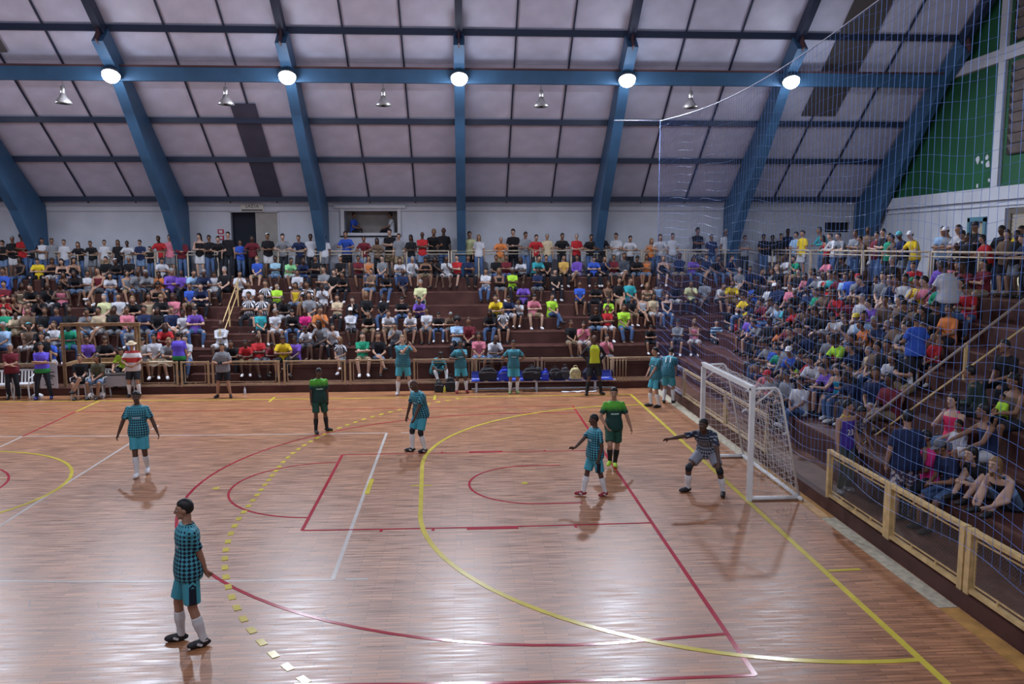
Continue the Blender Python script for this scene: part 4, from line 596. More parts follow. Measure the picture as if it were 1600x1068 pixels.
# ---------------------------------------------------------------- the setting: court, stands, walls, roof
ZS = [.80, 1.20, 1.62, 2.04, 2.46, 2.92, 3.42]; RUN = .75; FY0, RX0 = 11.4, 18.2
WY, WX, KZ = 17.3, 27.3, .22           # far wall, right wall, kerb height
M_white = mat('wall_white_paint', (.56, .58, .64), .7, .3, noise=.08, nscale=1.2)
M_blue = mat('frame_blue_paint', (.045, .125, .24), .5, .4, noise=.12, nscale=1.5)
M_dblue = mat('purlin_dark_blue', (.022, .035, .075), .5, .4)
M_red = mat('oxide_primer', (.10, .05, .055), .6, .3)
M_sheet = mat('roof_sheet_grey', (.70, .72, .90), .45, .5, noise=.12, nscale=1.1)
M_sheetd = mat('roof_sheet_slate', (.085, .09, .14), .5, .4, noise=.1, nscale=2)
M_green = mat('wall_green_paint', (.016, .10, .042), .55, .4, noise=.15, nscale=.8)
M_beige = mat('beige_gate_paint', (.46, .34, .20), .5, .4, noise=.18, nscale=6)
M_steel = mat('rail_cream_paint', (.48, .40, .30), .45, .4, noise=.15, nscale=5)
M_step = step_material()
floor = G().box(-12, 17.3, -17, 10.35, -.2, 0).obj('floor', floor_material()); tag(floor, kind='structure')
PAINT = {'w': mat('line_white', (.60, .56, .52), .22, .6, noise=.1, nscale=3), 'r': mat('line_red', (.42, .022, .045), .17, .6, noise=.12, nscale=3), 'y': mat('line_yellow', (.62, .50, .06), .22, .6, noise=.12, nscale=3)}
def ribbon(name, pts, w, m, z, parent, label=None):
    v = []; P = [Vector((x, y, 0)) for x, y in pts]
    for i, p in enumerate(P):
        d = (P[min(i+1, len(P)-1)] - P[max(i-1, 0)]).normalized(); n = V(-d.y, d.x, 0)*w/2
        v += [p + n + V(0, 0, z), p - n + V(0, 0, z), p + n + V(0, 0, -.004), p - n + V(0, 0, -.004)]
    f = []
    for i in range(len(P)-1):
        a = 4*i; b = a+4; f += [(a, a+1, b+1, b), (a, b, b+2, a+2), (a+1, a+3, b+3, b+1)]
    f += [(0, 2, 3, 1), (len(v)-4, len(v)-3, len(v)-1, len(v)-2)]
    o = link(name, mesh(v, f), m, parent)
    if label: o['label'] = label
    return o
for i, (lab, c, wd, pts) in enumerate(LINES['L']):
    ribbon('court_line', pts, wd, PAINT[c], {'w': .0022, 'r': .0034, 'y': .0046}[c] + (i % 7)*.00015, floor, None if lab.startswith('tiny') else lab)
for a, b in LINES['D']:
    ribbon('line_dash', [a, b], .09, PAINT['y'], .0064, floor)
for x, y in LINES['dots']:
    G().lathe([(.07, 0), (.07, .004), (0, .004)], (x, y, 0), 14).obj('penalty_spot', PAINT['y'], floor)
M_timber = mat('border_timber', (.42, .22, .06), .45, .4, noise=.25, nscale=5); M_cem = mat('border_cement', (.40, .36, .27), .8, .2, noise=.25, nscale=9)
for y0, y1, m, lab in ((10.3, 4.1, M_cem, 'pale cement strip beside the floor boards'), (4.1, .9, M_cem, None), (.9, -2.5, M_timber, 'yellowish timber strip beside the floor boards'), (-2.5, -6.0, M_cem, 'pale cement patch in the timber strip'), (-6.0, -9.5, M_timber, None)):
    o = G().box(16.93, 17.18, y1+.01, y0-.01, -.01, .006).obj('border_board', m, floor)
    if lab: o['label'] = lab
# kerb and the raised aisle floor in front of the stands
k = G(); k.prism([(-12.15, 10.38), (17.2, 10.38), (17.2, -17), (17.34, -17), (17.34, 10.5), (-12.15, 10.5)], 'z', -.2, KZ); tag(k.obj('trim_1', M_step), kind='structure')
M_aisle = mat('aisle_floor_brown', (.13, .06, .04), .5, .4, noise=.3, nscale=2.5)
a = G(); a.prism([(-12.15, 10.5), (17.34, 10.5), (17.34, -17), (RX0, -17), (RX0, FY0), (-12.15, FY0)], 'z', -.2, KZ - .01); tag(a.obj('aisle_floor', M_aisle), kind='structure')
stand = thing('grandstand', 'red-brown stepped concrete grandstand wrapping round the corner of the court', 'grandstand', (0, FY0, 0))
def L_poly(x0, y0, x1, y1): return [(-12.15, y0), (x0, y0), (x0, -17), (x1, -17), (x1, y1), (-12.15, y1)]
M_edge = mat('worn_step_edge', (.13, .062, .048), .6, .3, noise=.4, nscale=5)
for k_, z in enumerate(ZS):
    x0, y0 = RX0 + RUN*k_, FY0 + RUN*k_
    x1, y1 = (RX0 + RUN*(k_+1), FY0 + RUN*(k_+1)) if k_ < 6 else (WX - .14, WY - .07)
    g = G(); g.prism([(p, q - FY0) for p, q in L_poly(x0, y0, x1, y1)], 'z', -.2, z)
    s_ = g.obj('step' if k_ < 6 else 'walkway', M_step, stand)
    g = G(); g.prism([(p, q - FY0) for p, q in L_poly(x0 - .006, y0 - .006, x0 + .05, y0 + .05)], 'z', z - .035, z + .004); g.obj('step_edge', M_edge, s_)
# half steps of the two stair flights
def flight(name, label, far, a, b):
    t = thing(name, label, 'stairs', (a, FY0, 0) if far else (RX0, a, 0))
    for k_ in range(7):
        z0 = KZ if k_ == 0 else ZS[k_-1]; zm = (z0 + ZS[k_])/2
        g = G()
        if far: g.box(0, b - a, RUN*k_ - .36, RUN*k_ + .0, z0 - .02, zm)
        else: g.box(RUN*k_ - .36, RUN*k_ + .0, 0, b - a, z0 - .02, zm)
        g.obj('stair_step', M_step, t)
flight('stairs', 'red stair flight with pale worn edges left of the teal-shirted heavy man', True, 2.0, 3.55)
flight('stairs', 'red stair flight between the two yellow rails on the right stand', False, -2.4, -.75)
# far wall with door opening and booth opening
def wall_with_holes(name, axis, at, th, u0, u1, z0, z1, holes, m):
    g = G(); us = sorted({u0, u1, *[h[0] for h in holes], *[h[1] for h in holes]}); zs = sorted({z0, z1, *[h[2] for h in holes], *[h[3] for h in holes]})
    for a, b in zip(us, us[1:]):
        for c, d in zip(zs, zs[1:]):
            if any(h[0] <= (a+b)/2 <= h[1] and h[2] <= (c+d)/2 <= h[3] for h in holes): continue
            if axis == 'y': g.box(a, b, at, at + th, c, d)
            else: g.box(at, at + th, a, b, c, d)
    me = g.me()
    o = link(name, me, m); return tag(o, kind='structure')
wf = wall_with_holes('wall_far', 'y', WY, .25, -14, WX + .25, 0, 6.32, [(1.75, 3.58, 3.42, 5.98), (6.15, 8.28, 5.15, 6.1), (25.7, 26.75, 5.15, 5.55)], M_white)
G().box(-14, WX, WY - .06, WY, 6.02, 6.2).obj('wall_band', M_white, wf)
G().box(25.65, 26.8, WY + .2, WY + .3, 5.1, 5.6).obj('dark_board', mat('board_black', (.012, .013, .02), .4), wf)
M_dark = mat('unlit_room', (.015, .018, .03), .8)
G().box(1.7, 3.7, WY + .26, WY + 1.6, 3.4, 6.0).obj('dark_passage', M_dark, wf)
d1 = G().box(2.70, 3.56, WY + .04, WY + .09, 3.43, 5.96).obj('door_1', mat('door_beige', (.33, .31, .28), .5, noise=.08, nscale=3)); tag(d1, kind='structure')
G().box(2.76, 2.79, WY + .0, WY + .05, 4.4, 4.55).obj('door_handle', mat('handle_steel', (.5, .5, .5), .3, metal=1), d1)
for x0, x1, z0, z1 in ((1.70, 1.76, 3.42, 6.0), (3.57, 3.63, 3.42, 6.0), (1.70, 3.63, 5.97, 6.03)): G().box(x0, x1, WY - .03, WY + .1, z0, z1).obj('door_frame', M_white, wf)
G().box(6.05, 8.4, WY + .9, WY + 1.0, 5.0, 6.2).obj('booth_back_wall', mat('booth_plaster', (.33, .30, .27), .7, noise=.15, nscale=2), wf)
for b in ((6.0, 6.15, WY, WY + .95, 5.0, 6.2), (8.28, 8.4, WY, WY + .95, 5.0, 6.2), (6.0, 8.4, WY, WY + .95, 6.12, 6.2), (6.0, 8.4, WY, WY + .95, 5.0, 5.14)): G().box(*b).obj('booth_side', M_white, wf)
win = thing('booth_frame', 'white projecting window frame of the upstairs commentary box', 'window frame', (7.2, WY, 5.1))
M_fr = mat('booth_frame_white', (.56, .57, .60), .5)
for b in ((-1.4, 1.4, -.16, 0, 1.02, 1.14), (-1.17, -1.02, -.10, 0, .0, 1.02), (1.07, 1.2, -.10, 0, .0, 1.02), (-1.17, 1.2, -.12, 0, -.05, .06)): G().box(*b).obj('frame_bar', M_fr, win)
# exit sign
def text(s, size, loc, rot, m, parent, name='lettering', ext=.002, align='CENTER'):
    c = bpy.data.curves.new('t', 'FONT'); c.body = s; c.size = size; c.extrude = ext; c.align_x = align; c.align_y = 'CENTER'
    o = bpy.data.objects.new('t', c); C.objects.link(o); dg = bpy.context.evaluated_depsgraph_get()
    me = bpy.data.meshes.new_from_object(o.evaluated_get(dg)); bpy.data.objects.remove(o)
    me.materials.clear(); return link(name, me, m, parent, loc, rot)
sg = G().box(-.44, .44, -.02, 0, -.17, .11).obj('exit_sign', mat('sign_cream', (.60, .58, .50), .5), loc=(2.62, WY - .08, 6.17)); tag(sg, 'small cream exit sign with dark lettering above the doorway', 'sign')
M_ink = mat('ink_dark', (.03, .03, .05), .6)
text('SAÍDA', .19, (0, -.022, .025), (R(90), 0, 0), M_ink, sg)
G().box(-.40, .40, -.024, -.02, -.145, -.095).obj('lower_caption', M_ink, sg)
fe = thing('extinguisher_marker', 'small red hose marker on the white wall beside the doorway', 'sign', (1.35, WY - .02, 5.05))
M_rd = mat('marker_red', (.45, .03, .06), .5)
for b in ((-.12, .12, 0, .02, .08, .26), (-.12, .12, 0, .02, -.16, .02)): G().box(*b).obj('red_plate', M_rd, fe)
G().box(-.06, .06, -.01, .0, .12, .22).obj('white_symbol', mat('marker_white', (.7, .6, .6), .5), fe); G().box(-.06, .06, -.01, .0, -.12, -.02).obj('white_symbol', MATS['marker_white'], fe)
# right wall: white below, green gable above
wr = wall_with_holes('wall_right', 'x', WX, .25, -17, WY, 0, 6.0, [(9.33, 10.15, 3.42, 5.45), (-3, 8.45, 3.42, 5.72)], M_white)
g = G(); g.prism([(WY, 6.0), (WY, 6.4), (0, 19.8), (-17.3, 6.4), (-17.3, 6.0)], 'x', WX + .02, WX + .25)
wg = g.obj('wall_gable', M_green); tag(wg, kind='structure')
G().box(WX - .12, WX + .1, -17, WY - .05, 5.98, 6.38).obj('wall_beam', M_white, wr)
G().box(WX - .05, WX + .1, -17, WY - .05, 5.80, 5.84).obj('conduit', M_white, wr)
for y in (-1.0, 4.0, 8.92, 13.4):
    zt = 6.3 + (17.2 - y)*.78 - .4
    if y < 13: G().box(WX - .10, WX + .1, y - .15, y + .15, 6.38, zt).obj('wall_column', M_white, wg)
G().box(WX - .13, WX + .1, -17, 12.2, 10.12, 10.5).obj('wall_beam', M_white, wg)
G().bar((WX - .04, 12.6, 9.9), (WX - .04, 0, 19.7), .16, .34, up=(1, 0, 0)).obj('raking_beam', M_white, wg)
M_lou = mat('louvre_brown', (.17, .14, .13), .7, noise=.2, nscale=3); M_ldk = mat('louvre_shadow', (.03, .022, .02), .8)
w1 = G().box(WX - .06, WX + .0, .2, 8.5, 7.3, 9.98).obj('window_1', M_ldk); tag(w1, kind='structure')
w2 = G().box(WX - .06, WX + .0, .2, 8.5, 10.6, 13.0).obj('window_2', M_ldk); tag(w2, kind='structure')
for wn, z0, z1 in ((w1, 7.3, 9.98), (w2, 10.6, 13.0)):
    z = z0 + .1
    while z < z1 - .1:
        G().bar((WX - .12, .3, z + .06), (WX - .12, 8.3, z + .06), .03, .26, up=(-.6, 0, 1)).obj('louvre_slat', M_lou, wn); z += .30
# peeled paint patches on the green
for y, z, s in ((9.95, 7.32, .16), (9.72, 7.22, .07), (9.5, 7.35, .1), (9.42, 7.12, .13), (9.32, 6.62, .07), (9.9, 6.5, .08)):
    ks = [(y + s*random.uniform(.5, 1.1)*math.cos(a*.785), z + s*random.uniform(.5, 1.1)*math.sin(a*.785)) for a in range(8)]
    G().prism(ks, 'x', WX + .005, WX + .025).obj('bare_patch', M_white, wg)
w3 = thing('service_hatch', 'small hatch with a blue surround and pale panel on the side wall', 'window', (WX, 9.74, 4.4))
M_bf = mat('hatch_blue', (.10, .24, .30), .5)
for b in ((-.06, .02, -.46, -.34, -1, 1.07), (-.06, .02, .34, .46, -1, 1.07), (-.06, .02, -.46, .46, .95, 1.1)): G().box(*b).obj('frame_bar', M_bf, w3)
G().box(.05, .1, -.36, .36, -.98, .97).obj('panel', mat('hatch_panel', (.42, .36, .26), .6), w3)
rd = thing('roller_door', 'half-raised roller door with a lit room behind it', 'door', (WX, 6.5, 3.42))
G().box(.3, .36, -9.5, 1.95, 0, 2.3).obj('lit_back_wall', mat('lit_room_wall', (.6, .58, .42), .7, emit=(.85, .8, .55), es=.35), rd)
for i in range(6): G().box(.10, .14, -9.4, 1.85, 1.55 + .115*i, 1.655 + .115*i).obj('door_slat', mat('roller_slats', (.40, .35, .30), .5), rd)
for b in ((.05, .16, 1.75, 1.93, 0, 2.3), (.04, .2, -9.5, 1.9, 2.13, 2.28)): G().box(*b).obj('door_guide', mat('door_guide_brown', (.16, .14, .12), .5), rd)

# roof: far slope, seen from below, as corrugated sheets between the purlins
def roof_z(y): return 6.3 + (17.2 - abs(y))*.78
PY = [17.3, 15.25, 13.75, 11.9, 10.8, 9.1, 7.3, 5.6]
ceil = thing('ceiling', 'corrugated roof', None, (0, 0, 0)); del ceil['label']; tag(ceil, kind='structure')
def sheet_mesh(wd, ln, n=20):
    v = []; f = []; s = math.hypot(1, .78); up = V(0, .78/s, 1/s); dn = V(0, 1/s, -.78/s)
    m = 2*n
    for side in (0, 1):
        for i in range(m+1):
            x = wd*i/m; h = (.016 if i % 2 else -.016) + side*.012
            for t in (0, ln): v.append(V(x, 0, 0) + dn*t + up*h)
    k = 2*(m+1)
    for i in range(m):
        a = 2*i; f.append((a, a+1, a+3, a+2)); f.append((k+a, k+a+2, k+a+3, k+a+1))
    f += [(0, k, k+1, 1), (2*m, 2*m+1, k+2*m+1, k+2*m)]
    return mesh(v, f, True)
cache = {}
s_ = math.hypot(1, .78)
for i, fx in enumerate(FX[:-1]):
    for c in range(3):
        for j in range(len(PY)-1):
            y0, y1 = PY[j+1], PY[j]; ln = round((y1 - y0)*s_ - .015, 3)
            if ln not in cache: cache[ln] = sheet_mesh(BAY/3 - .03, ln)
            x = fx + c*BAY/3 + .015
            part('roof_sheet', cache[ln], M_sheet, ceil, Matrix.Translation((x, y0, roof_z(y0) + .10)))
for fx in FX[:-1]:
    for c in (1, 2): G().bar((fx + c*BAY/3, 17.2, roof_z(17.2) + .05), (fx + c*BAY/3, 5.4, roof_z(5.4) + .05), .045, .06).obj('roof_rib', M_dblue, ceil)
for x0, x1, ya, yb, m in ((3.02, 3.87, 16.9, 13.2, M_sheetd), (22.95, 24.2, 13.5, 5.6, mat('roof_sheet_brown', (.10, .09, .09), .6)), (-4.6, -3.3, 11.6, 8.8, MATS['roof_sheet_brown'])):
    G().bar(((x0+x1)/2, ya, roof_z(ya) + .02), ((x0+x1)/2, yb, roof_z(yb) + .02), x1 - x0, .02).obj('roof_patch', m, ceil)
# rest of the roof (upper far slope and the near slope), plain sheets
for y0, y1 in ((5.6, 0), (0, -17.3)):
    G().bar(((FX[0]+FX[-1])/2, y0, roof_z(y0) + .15), ((FX[0]+FX[-1])/2, y1, roof_z(y1) + .15), FX[-1] - FX[0], .02).obj('roof_slope', M_sheet, ceil)
names = ['leftmost', 'second', 'third', 'fourth', 'fifth', 'sixth', 'seventh', 'rightmost']
for y, lab in ((16.95, 'dark blue purlin lying on the top of the far wall'), (15.25, 'dark blue purlin midway between the wall and the bell lamps'), (13.75, 'dark blue purlin just below the bell lamps'), (10.8, 'dark blue purlin just above the floodlight beam'),
               (8.9, 'dark blue purlin, second above the floodlight beam'), (7.2, 'dark blue purlin nearest the ridge')):
    o = G().box(FX[0], FX[-1], -.05, .05, -.13, .06).obj('purlin', M_dblue, loc=(0, y, roof_z(y) - .0)); tag(o, lab, 'roof beam', 'purlins of the roof')
bm = thing('tie_beam', 'long blue steel beam that carries the floodlights across the hall', 'roof beam', (10.8, 11.5, 10.03))
G().box(FX[0] - 10.8, FX[-1] - 10.8, -.06, .06, -.20, .22).obj('web', M_blue, bm)
G().box(FX[0] - 10.8, FX[-1] - 10.8, -.14, .14, .22, .27).obj('flange', M_red, bm)
fpoly = [(17.25, 3.42), (17.25, 6.2), (16.2, roof_z(16.2) - .12), (10.75, roof_z(10.75) - .12), (10.28, 10.75), (11.5, 9.9), (13.6, 7.62), (15.25, 5.95), (16.4, 4.4), (16.72, 3.42)]
for i, x in enumerate(FX):
    t = thing('roof_frame', f'blue tapering roof frame, {names[i]} along the far wall', 'roof frame', (x, 17.25, 3.42), 0, 'blue roof frames')
    n_ = .17 if i < 7 else .12
    G().prism([(y - 17.25, z - 3.42) for y, z in fpoly], 'x', -n_, n_).obj('tapered_leg', M_blue, t)
    G().bar((0, 10.62 - 17.25, 11.15 - 3.42), (0, 0 - 17.25, roof_z(0) - .35 - 3.42), .22, .34).obj('upper_rafter', M_dblue, t)
    G().bar((0, 10.33 - 17.25, 10.70 - 3.42), (0, 10.62 - 17.25, 11.42 - 3.42), .36, .05, up=(1, 0, 0)).obj('end_plate', M_red, t)
# floodlights and bell lamps
M_glow = mat('lamp_glow', (1, 1, 1), .5, emit=(.88, .92, 1), es=26); M_hous = mat('lamp_housing', (.18, .19, .2), .4, metal=.6)
for i, x in enumerate(FX[1:-1]):
    t = thing('floodlight', f'lit white floodlight on the blue beam, {ORD[i]} from the left', 'floodlight', (x, 11.15, 9.95), 0, 'floodlights on the blue beam')
    rot = Matrix.Rotation(R(-28), 4, 'X')
    part('reflector', G().lathe([(.06, .26), (.14, .2), (.27, .04), (.285, -.02), (.27, -.02), (.13, .17), (.05, .22)], n=20).me(True), M_hous, t, rot)
    part('lamp_glass', G().blob((0, 0, -.03), (.262, .262, .22), 20, 10).me(True), M_glow, t, rot)
    G().bar((0, .35, .1), (0, .1, .2), .05).obj('bracket', M_hous, t)
M_alu = mat('bell_aluminium', (.62, .60, .58), .28, metal=.85)
for i, x in enumerate((-1.56, 3.43, 8.37, 13.43, 18.33)):
    t = thing('bell_lamp', f'unlit aluminium bell lamp hanging below the beam, {ORD[i]} from the left' if i else 'dimly lit aluminium bell lamp hanging below the beam at far left', 'lamp', (x, 11.3, 9.15), 0, 'bell lamps')
    G().tube([(0, 0, .45), (0, 0, .62)], .012).obj('hook', M_hous, t)
    G().lathe([(.06, .22), (.07, .26), (.07, .44), (.05, .48), (0, .49)], n=14).obj('ballast_case', M_alu, t, True)
    G().lathe([(.25, -.06), (.255, -.05), (.19, .05), (.12, .12), (.07, .24), (.065, .24), (.11, .11), (.18, .04), (.245, -.06)], n=20).obj('shade', M_alu, t, True)
    G().blob((0, 0, .03), (.05, .05, .07), 10, 6).obj('bulb', mat('bulb_lit', (1, 1, 1), emit=(1, .98, .95), es=5) if i == 0 else mat('bulb_off', (.7, .7, .68), .2), t, True)
# left and near walls of the hall (out of frame)
tag(G().box(-12.4, -12.2, -17.3, 17.5, 0, 6.5).obj('wall_left', M_white), kind='structure')
tag(G().box(-12.2, 27.5, -17.6, -17.3, 0, 6.5).obj('wall_near', M_white), kind='structure')

# ---------------------------------------------------------------- rails and fences
def tubes(name, segs, r, m, parent, n=8):
    g = G()
    for s in segs: g.tube(s, r, n)
    return g.obj(name, m, parent, True)
wcat = 'railing'
def walk_rail(label, a, b, z=3.42, nposts=3, cluster=None):
    'top and second rail on posts, a and b on the walkway edge'
    a, b = Vector((*a, z)), Vector((*b, z)); t = thing('walkway_railing', label, wcat, a, 0, 'railings along the walkway'); d = b - a
    for h, r in ((1.02, .028), (.90, .018)): tubes('top_rail' if h > 1 else 'second_rail', [[V(0, 0, h), d + V(0, 0, h)]], r, M_steel, t)
    for i in range(nposts):
        p = d*(i/(nposts-1)); G().bar(p, p + V(0, 0, 1.03), .05).obj('post', M_steel, t)
    if cluster is not None:
        for i in range(5):
            p = d.normalized()*(cluster + .12*i); tubes('baluster', [[p + V(0, 0, .05), p + V(0, 0, .9)]], .012, M_steel, t)
WYR = FY0 + 6*RUN + .62 - .12
for i, (x0, x1, n, cl, lab) in enumerate(((-9.0, -5.3, 3, None, 'yellowish walkway railing at the far left edge of the picture'), (-5.2, -.9, 4, None, 'yellowish walkway railing under the man in the straw hat'), (-.8, 1.45, 3, .35, 'yellowish walkway railing ending left of the exit doorway'),
        (3.75, 6.95, 3, None, 'yellowish walkway railing right of the doorway, under the capped man'), (7.05, 10.3, 3, None, 'yellowish walkway railing below the commentary box'), (10.4, 13.6, 4, None, 'yellowish walkway railing right of the centre blue frame'),
        (13.7, 17.9, 4, 2.2, 'yellowish walkway railing left of the blue net'), (18.0, 22.9, 4, 1.6, 'walkway railing behind the blue net, up to the stand corner'))):
    walk_rail(lab, (x0, WYR), (x1, WYR), nposts=n, cluster=cl)
RXR = RX0 + 6*RUN + .30
for y0, y1, n, lab in ((15.9, 12.4, 3, 'walkway railing of the side stand nearest the corner'), (12.3, 8.6, 2, 'walkway railing of the side stand under the grey-shirted people'), (8.5, 5.0, 2, 'walkway railing of the side stand up to the man in the white cap'), (4.9, 1.0, 3, 'walkway railing of the side stand under the crowd by the roller door'), (.9, -2.5, 2, 'walkway railing of the side stand at the right edge')):
    walk_rail(lab, (RXR, y0), (RXR, y1), nposts=n)
def fence(label, a, b, z, h, m, mesh_step=None, group='fence panels round the court', posts=(1, 1), pw=.055):
    a, b = Vector((*a, z)), Vector((*b, z)); d = b - a; L = d.length; u = d.normalized(); up = V(0, 0, 1)
    t = thing('fence_panel', label, 'fence', a, 0, group)
    if posts[0]: G().bar((0, 0, -.02), (0, 0, h + .03), pw, pw).obj('post', m, t)
    if posts[1]: G().bar(d + up*-.02, d + up*(h + .03), pw, pw).obj('post', m, t)
    G().bar(u*pw/2 + up*h, d - u*pw/2 + up*h, pw*.9, .05).obj('top_rail', m, t)
    G().bar(u*pw/2 + up*.05, d - u*pw/2 + up*.05, pw*.8, .045).obj('bottom_rail', m, t)
    fr = G(); i0, i1 = u*.10, d - u*.10; lo, hi = up*.14, up*(h - .09)
    for p, q in ((i0 + lo, i1 + lo), (i0 + hi, i1 + hi), (i0 + lo, i0 + hi), (i1 + lo, i1 + hi)): fr.bar(p, q, .018)
    n = max(1, int(L/.65))
    for i in range(1, n + 1):
        p = u*(L*i/(n+1)); fr.bar(p + hi, p + up*h, .022); fr.bar(p + up*.05, p + lo, .022)
    fr.obj('inner_frame', m, t)
    if mesh_step:
        g = G(); W = L - .2; H = h - .23; k = -H
        while k < W:
            for sg in (1, -1):
                xa, xb = max(0, k), min(W, k + H)
                if xb - xa > .02:
                    za, zb = xa - k, xb - k
                    if sg < 0: za, zb = H - za, H - zb
                    g.bar(i0 + lo + u*xa + up*za, i0 + lo + u*xb + up*zb, .0028)
            k += mesh_step
        o = g.obj('wire_mesh', mat('galvanised_wire', (.12, .115, .11), .5), t); o['kind'] = 'stuff'
FYF = 10.44; fz = KZ; fh = .78
far_panels = [(-8.3, -6.2, 'far-left court fence panel, cut by the picture edge'), (-6.1, -4.05, 'court fence panel behind the maroon-shirted man'), (-3.95, -1.95, 'court fence panel behind the white poster'), (.62, 1.79, 'court fence panel with a cloth on it, right of the man in the hat'),
  (2.90, 4.96, 'court fence panel behind the grey-shirted photographer'), (5.14, 7.05, 'court fence panel behind the dark-legged green player'), (7.22, 9.06, 'court fence panel left of the clapping teal player'), (9.26, 11.12, 'court fence panel behind the rucksacks'),
  (11.26, 13.25, 'court fence panel behind the left half of the bench'), (13.38, 15.42, 'court fence panel behind the right half of the bench'), (15.55, 17.1, 'court fence panel in the far corner')]
for x0, x1, lab in far_panels: fence(lab, (x0, FYF), (x1, FYF), fz, fh, M_beige)
gt = (1.93, 2.76); fence('narrow court gate left of the photographer', (gt[0], FYF), (gt[1], FYF), fz, fh, M_beige)
g_ = thing('gate_bars', 'open bundle of thin upright bars leaning at the pink-shirted man', 'railing', (15.62, FYF - .12, KZ - .02))
for i in range(6): tubes('upright_bar', [[V(.10*i, 0, 0), V(.10*i, 0, .80)]], .011, M_beige, g_)
tubes('top_bar', [[V(-.03, 0, .8), V(.55, 0, .8)]], .018, M_beige, g_)
M_rgt = mat('timber_fence_paint', (.62, .44, .20), .5, .4, noise=.2, nscale=7); M_rfar = mat('pale_blue_rail', (.30, .30, .38), .5)
for y0, y1, m, pw, st, lab in ((10.3, 7.55, M_rfar, .06, None, 'bluish side fence panel beside the two teal players'), (7.45, 3.72, M_beige, .07, None, 'side fence panel seen through the goal net'), (3.6, .95, M_beige, .07, None, 'side fence panel behind the near goalpost'),
        (-2.05, -4.02, M_rgt, .085, .055, 'side fence panel in front of the man in floral shorts'), (-4.12, -5.92, M_rgt, .10, .055, 'side fence panel in front of the two seated women'), (-6.06, -8.3, M_rgt, .10, .055, 'wire-mesh side fence panel at the right edge')):
    fence(lab, (17.27, y0), (17.27, y1), KZ, .82, m, st, pw=pw)
# stair rails
t = thing('stair_railing', 'yellow stair railing in the far stand', 'railing', (2.62, 12.2, ZS[0]), 0)
for h in (.55, .95): tubes('sloping_rail', [[V(0, 0, h), V(0, 2.7, h + 1.75)]], .02, M_rgt, t)
for i in range(3): y = .1 + i*1.2; G().bar((0, y, -.02 + .42*int((12.2 + y - FY0)/RUN)), (0, y, .95 + y*.648), .04).obj('post', M_rgt, t)
t = thing('stair_railing', 'long brown and yellow stair railing crossing the side stand', 'railing', (RX0, -.72, ZS[0]), 0)
tubes('top_rail', [[V(.05, 0, .22), V(3.6, 0, 2.98)]], .028, mat('worn_handrail', (.30, .23, .19), .5), t)
tubes('middle_rail', [[V(.3, 0, -.0), V(3.9, 0, 2.62)]], .020, M_rgt, t)
for x in (.06, 2.26): k_ = int(x/RUN); G().bar((x, 0, ZS[k_] - ZS[0] - .0), (x, 0, .2 + x*.778), .05).obj('post', M_rgt, t)

# blue safety net behind the goal
def net_obj(name, label):
    t = thing(name, label, 'net', (17.1, 10.3, KZ)); X0 = 0
    def top(y):
        u = (10.3 - y)/19.3; return 8.3 - .55*math.sin(math.pi*min(1, u*1.15))*.9
    g = G(); n = 0; y = 10.3
    while y > -9:
        zt = top(y); pts = []
        w_ = .015*math.sin(y*7)
        pts = [V(w_*math.sin(k*1.1 + y*3), y - 10.3 + .02*math.sin(k*.9 + y), .6 + (zt - .6)*k/10) for k in range(11)]
        g.tube(pts, .0031, 3, False); y -= .165
    z = .6
    while z < 8.3:
        pts = []; k = 0; y = 10.3
        while y > -9:
            zz = z + .06*math.sin(y*1.9 + z*.7) - .015*math.sin(y*3.1)
            zz = min(zz, top(y) - .02)
            pts.append(V(.02*math.sin(y*2 + z), y - 10.3, zz)); y -= .165
        g.tube(pts, .0024, 3, False); z += .215
    o = g.obj('net_mesh', mat('net_blue', (.12, .24, .60), .5, .4), t); o['kind'] = 'stuff'
    tubes('top_cable', [[V(0, y - 10.3, top(y)) for y in np.arange(10.3, -9.1, -.8)]], .009, mat('net_cable', (.45, .48, .60), .4), t)
    tubes('edge_rope', [[V(0, 0, .6), V(0, 0, top(10.3))]], .006, mat('net_rope', (.12, .2, .5), .6), t)
    tubes('stay_cable', [[V(0, 0, top(10.3)), V(-1.45, .1, top(10.3) + .02)]], .012, MATS['net_cable'], t)
net_obj('safety_net', 'tall blue safety net hanging behind the goal in front of the side stand')
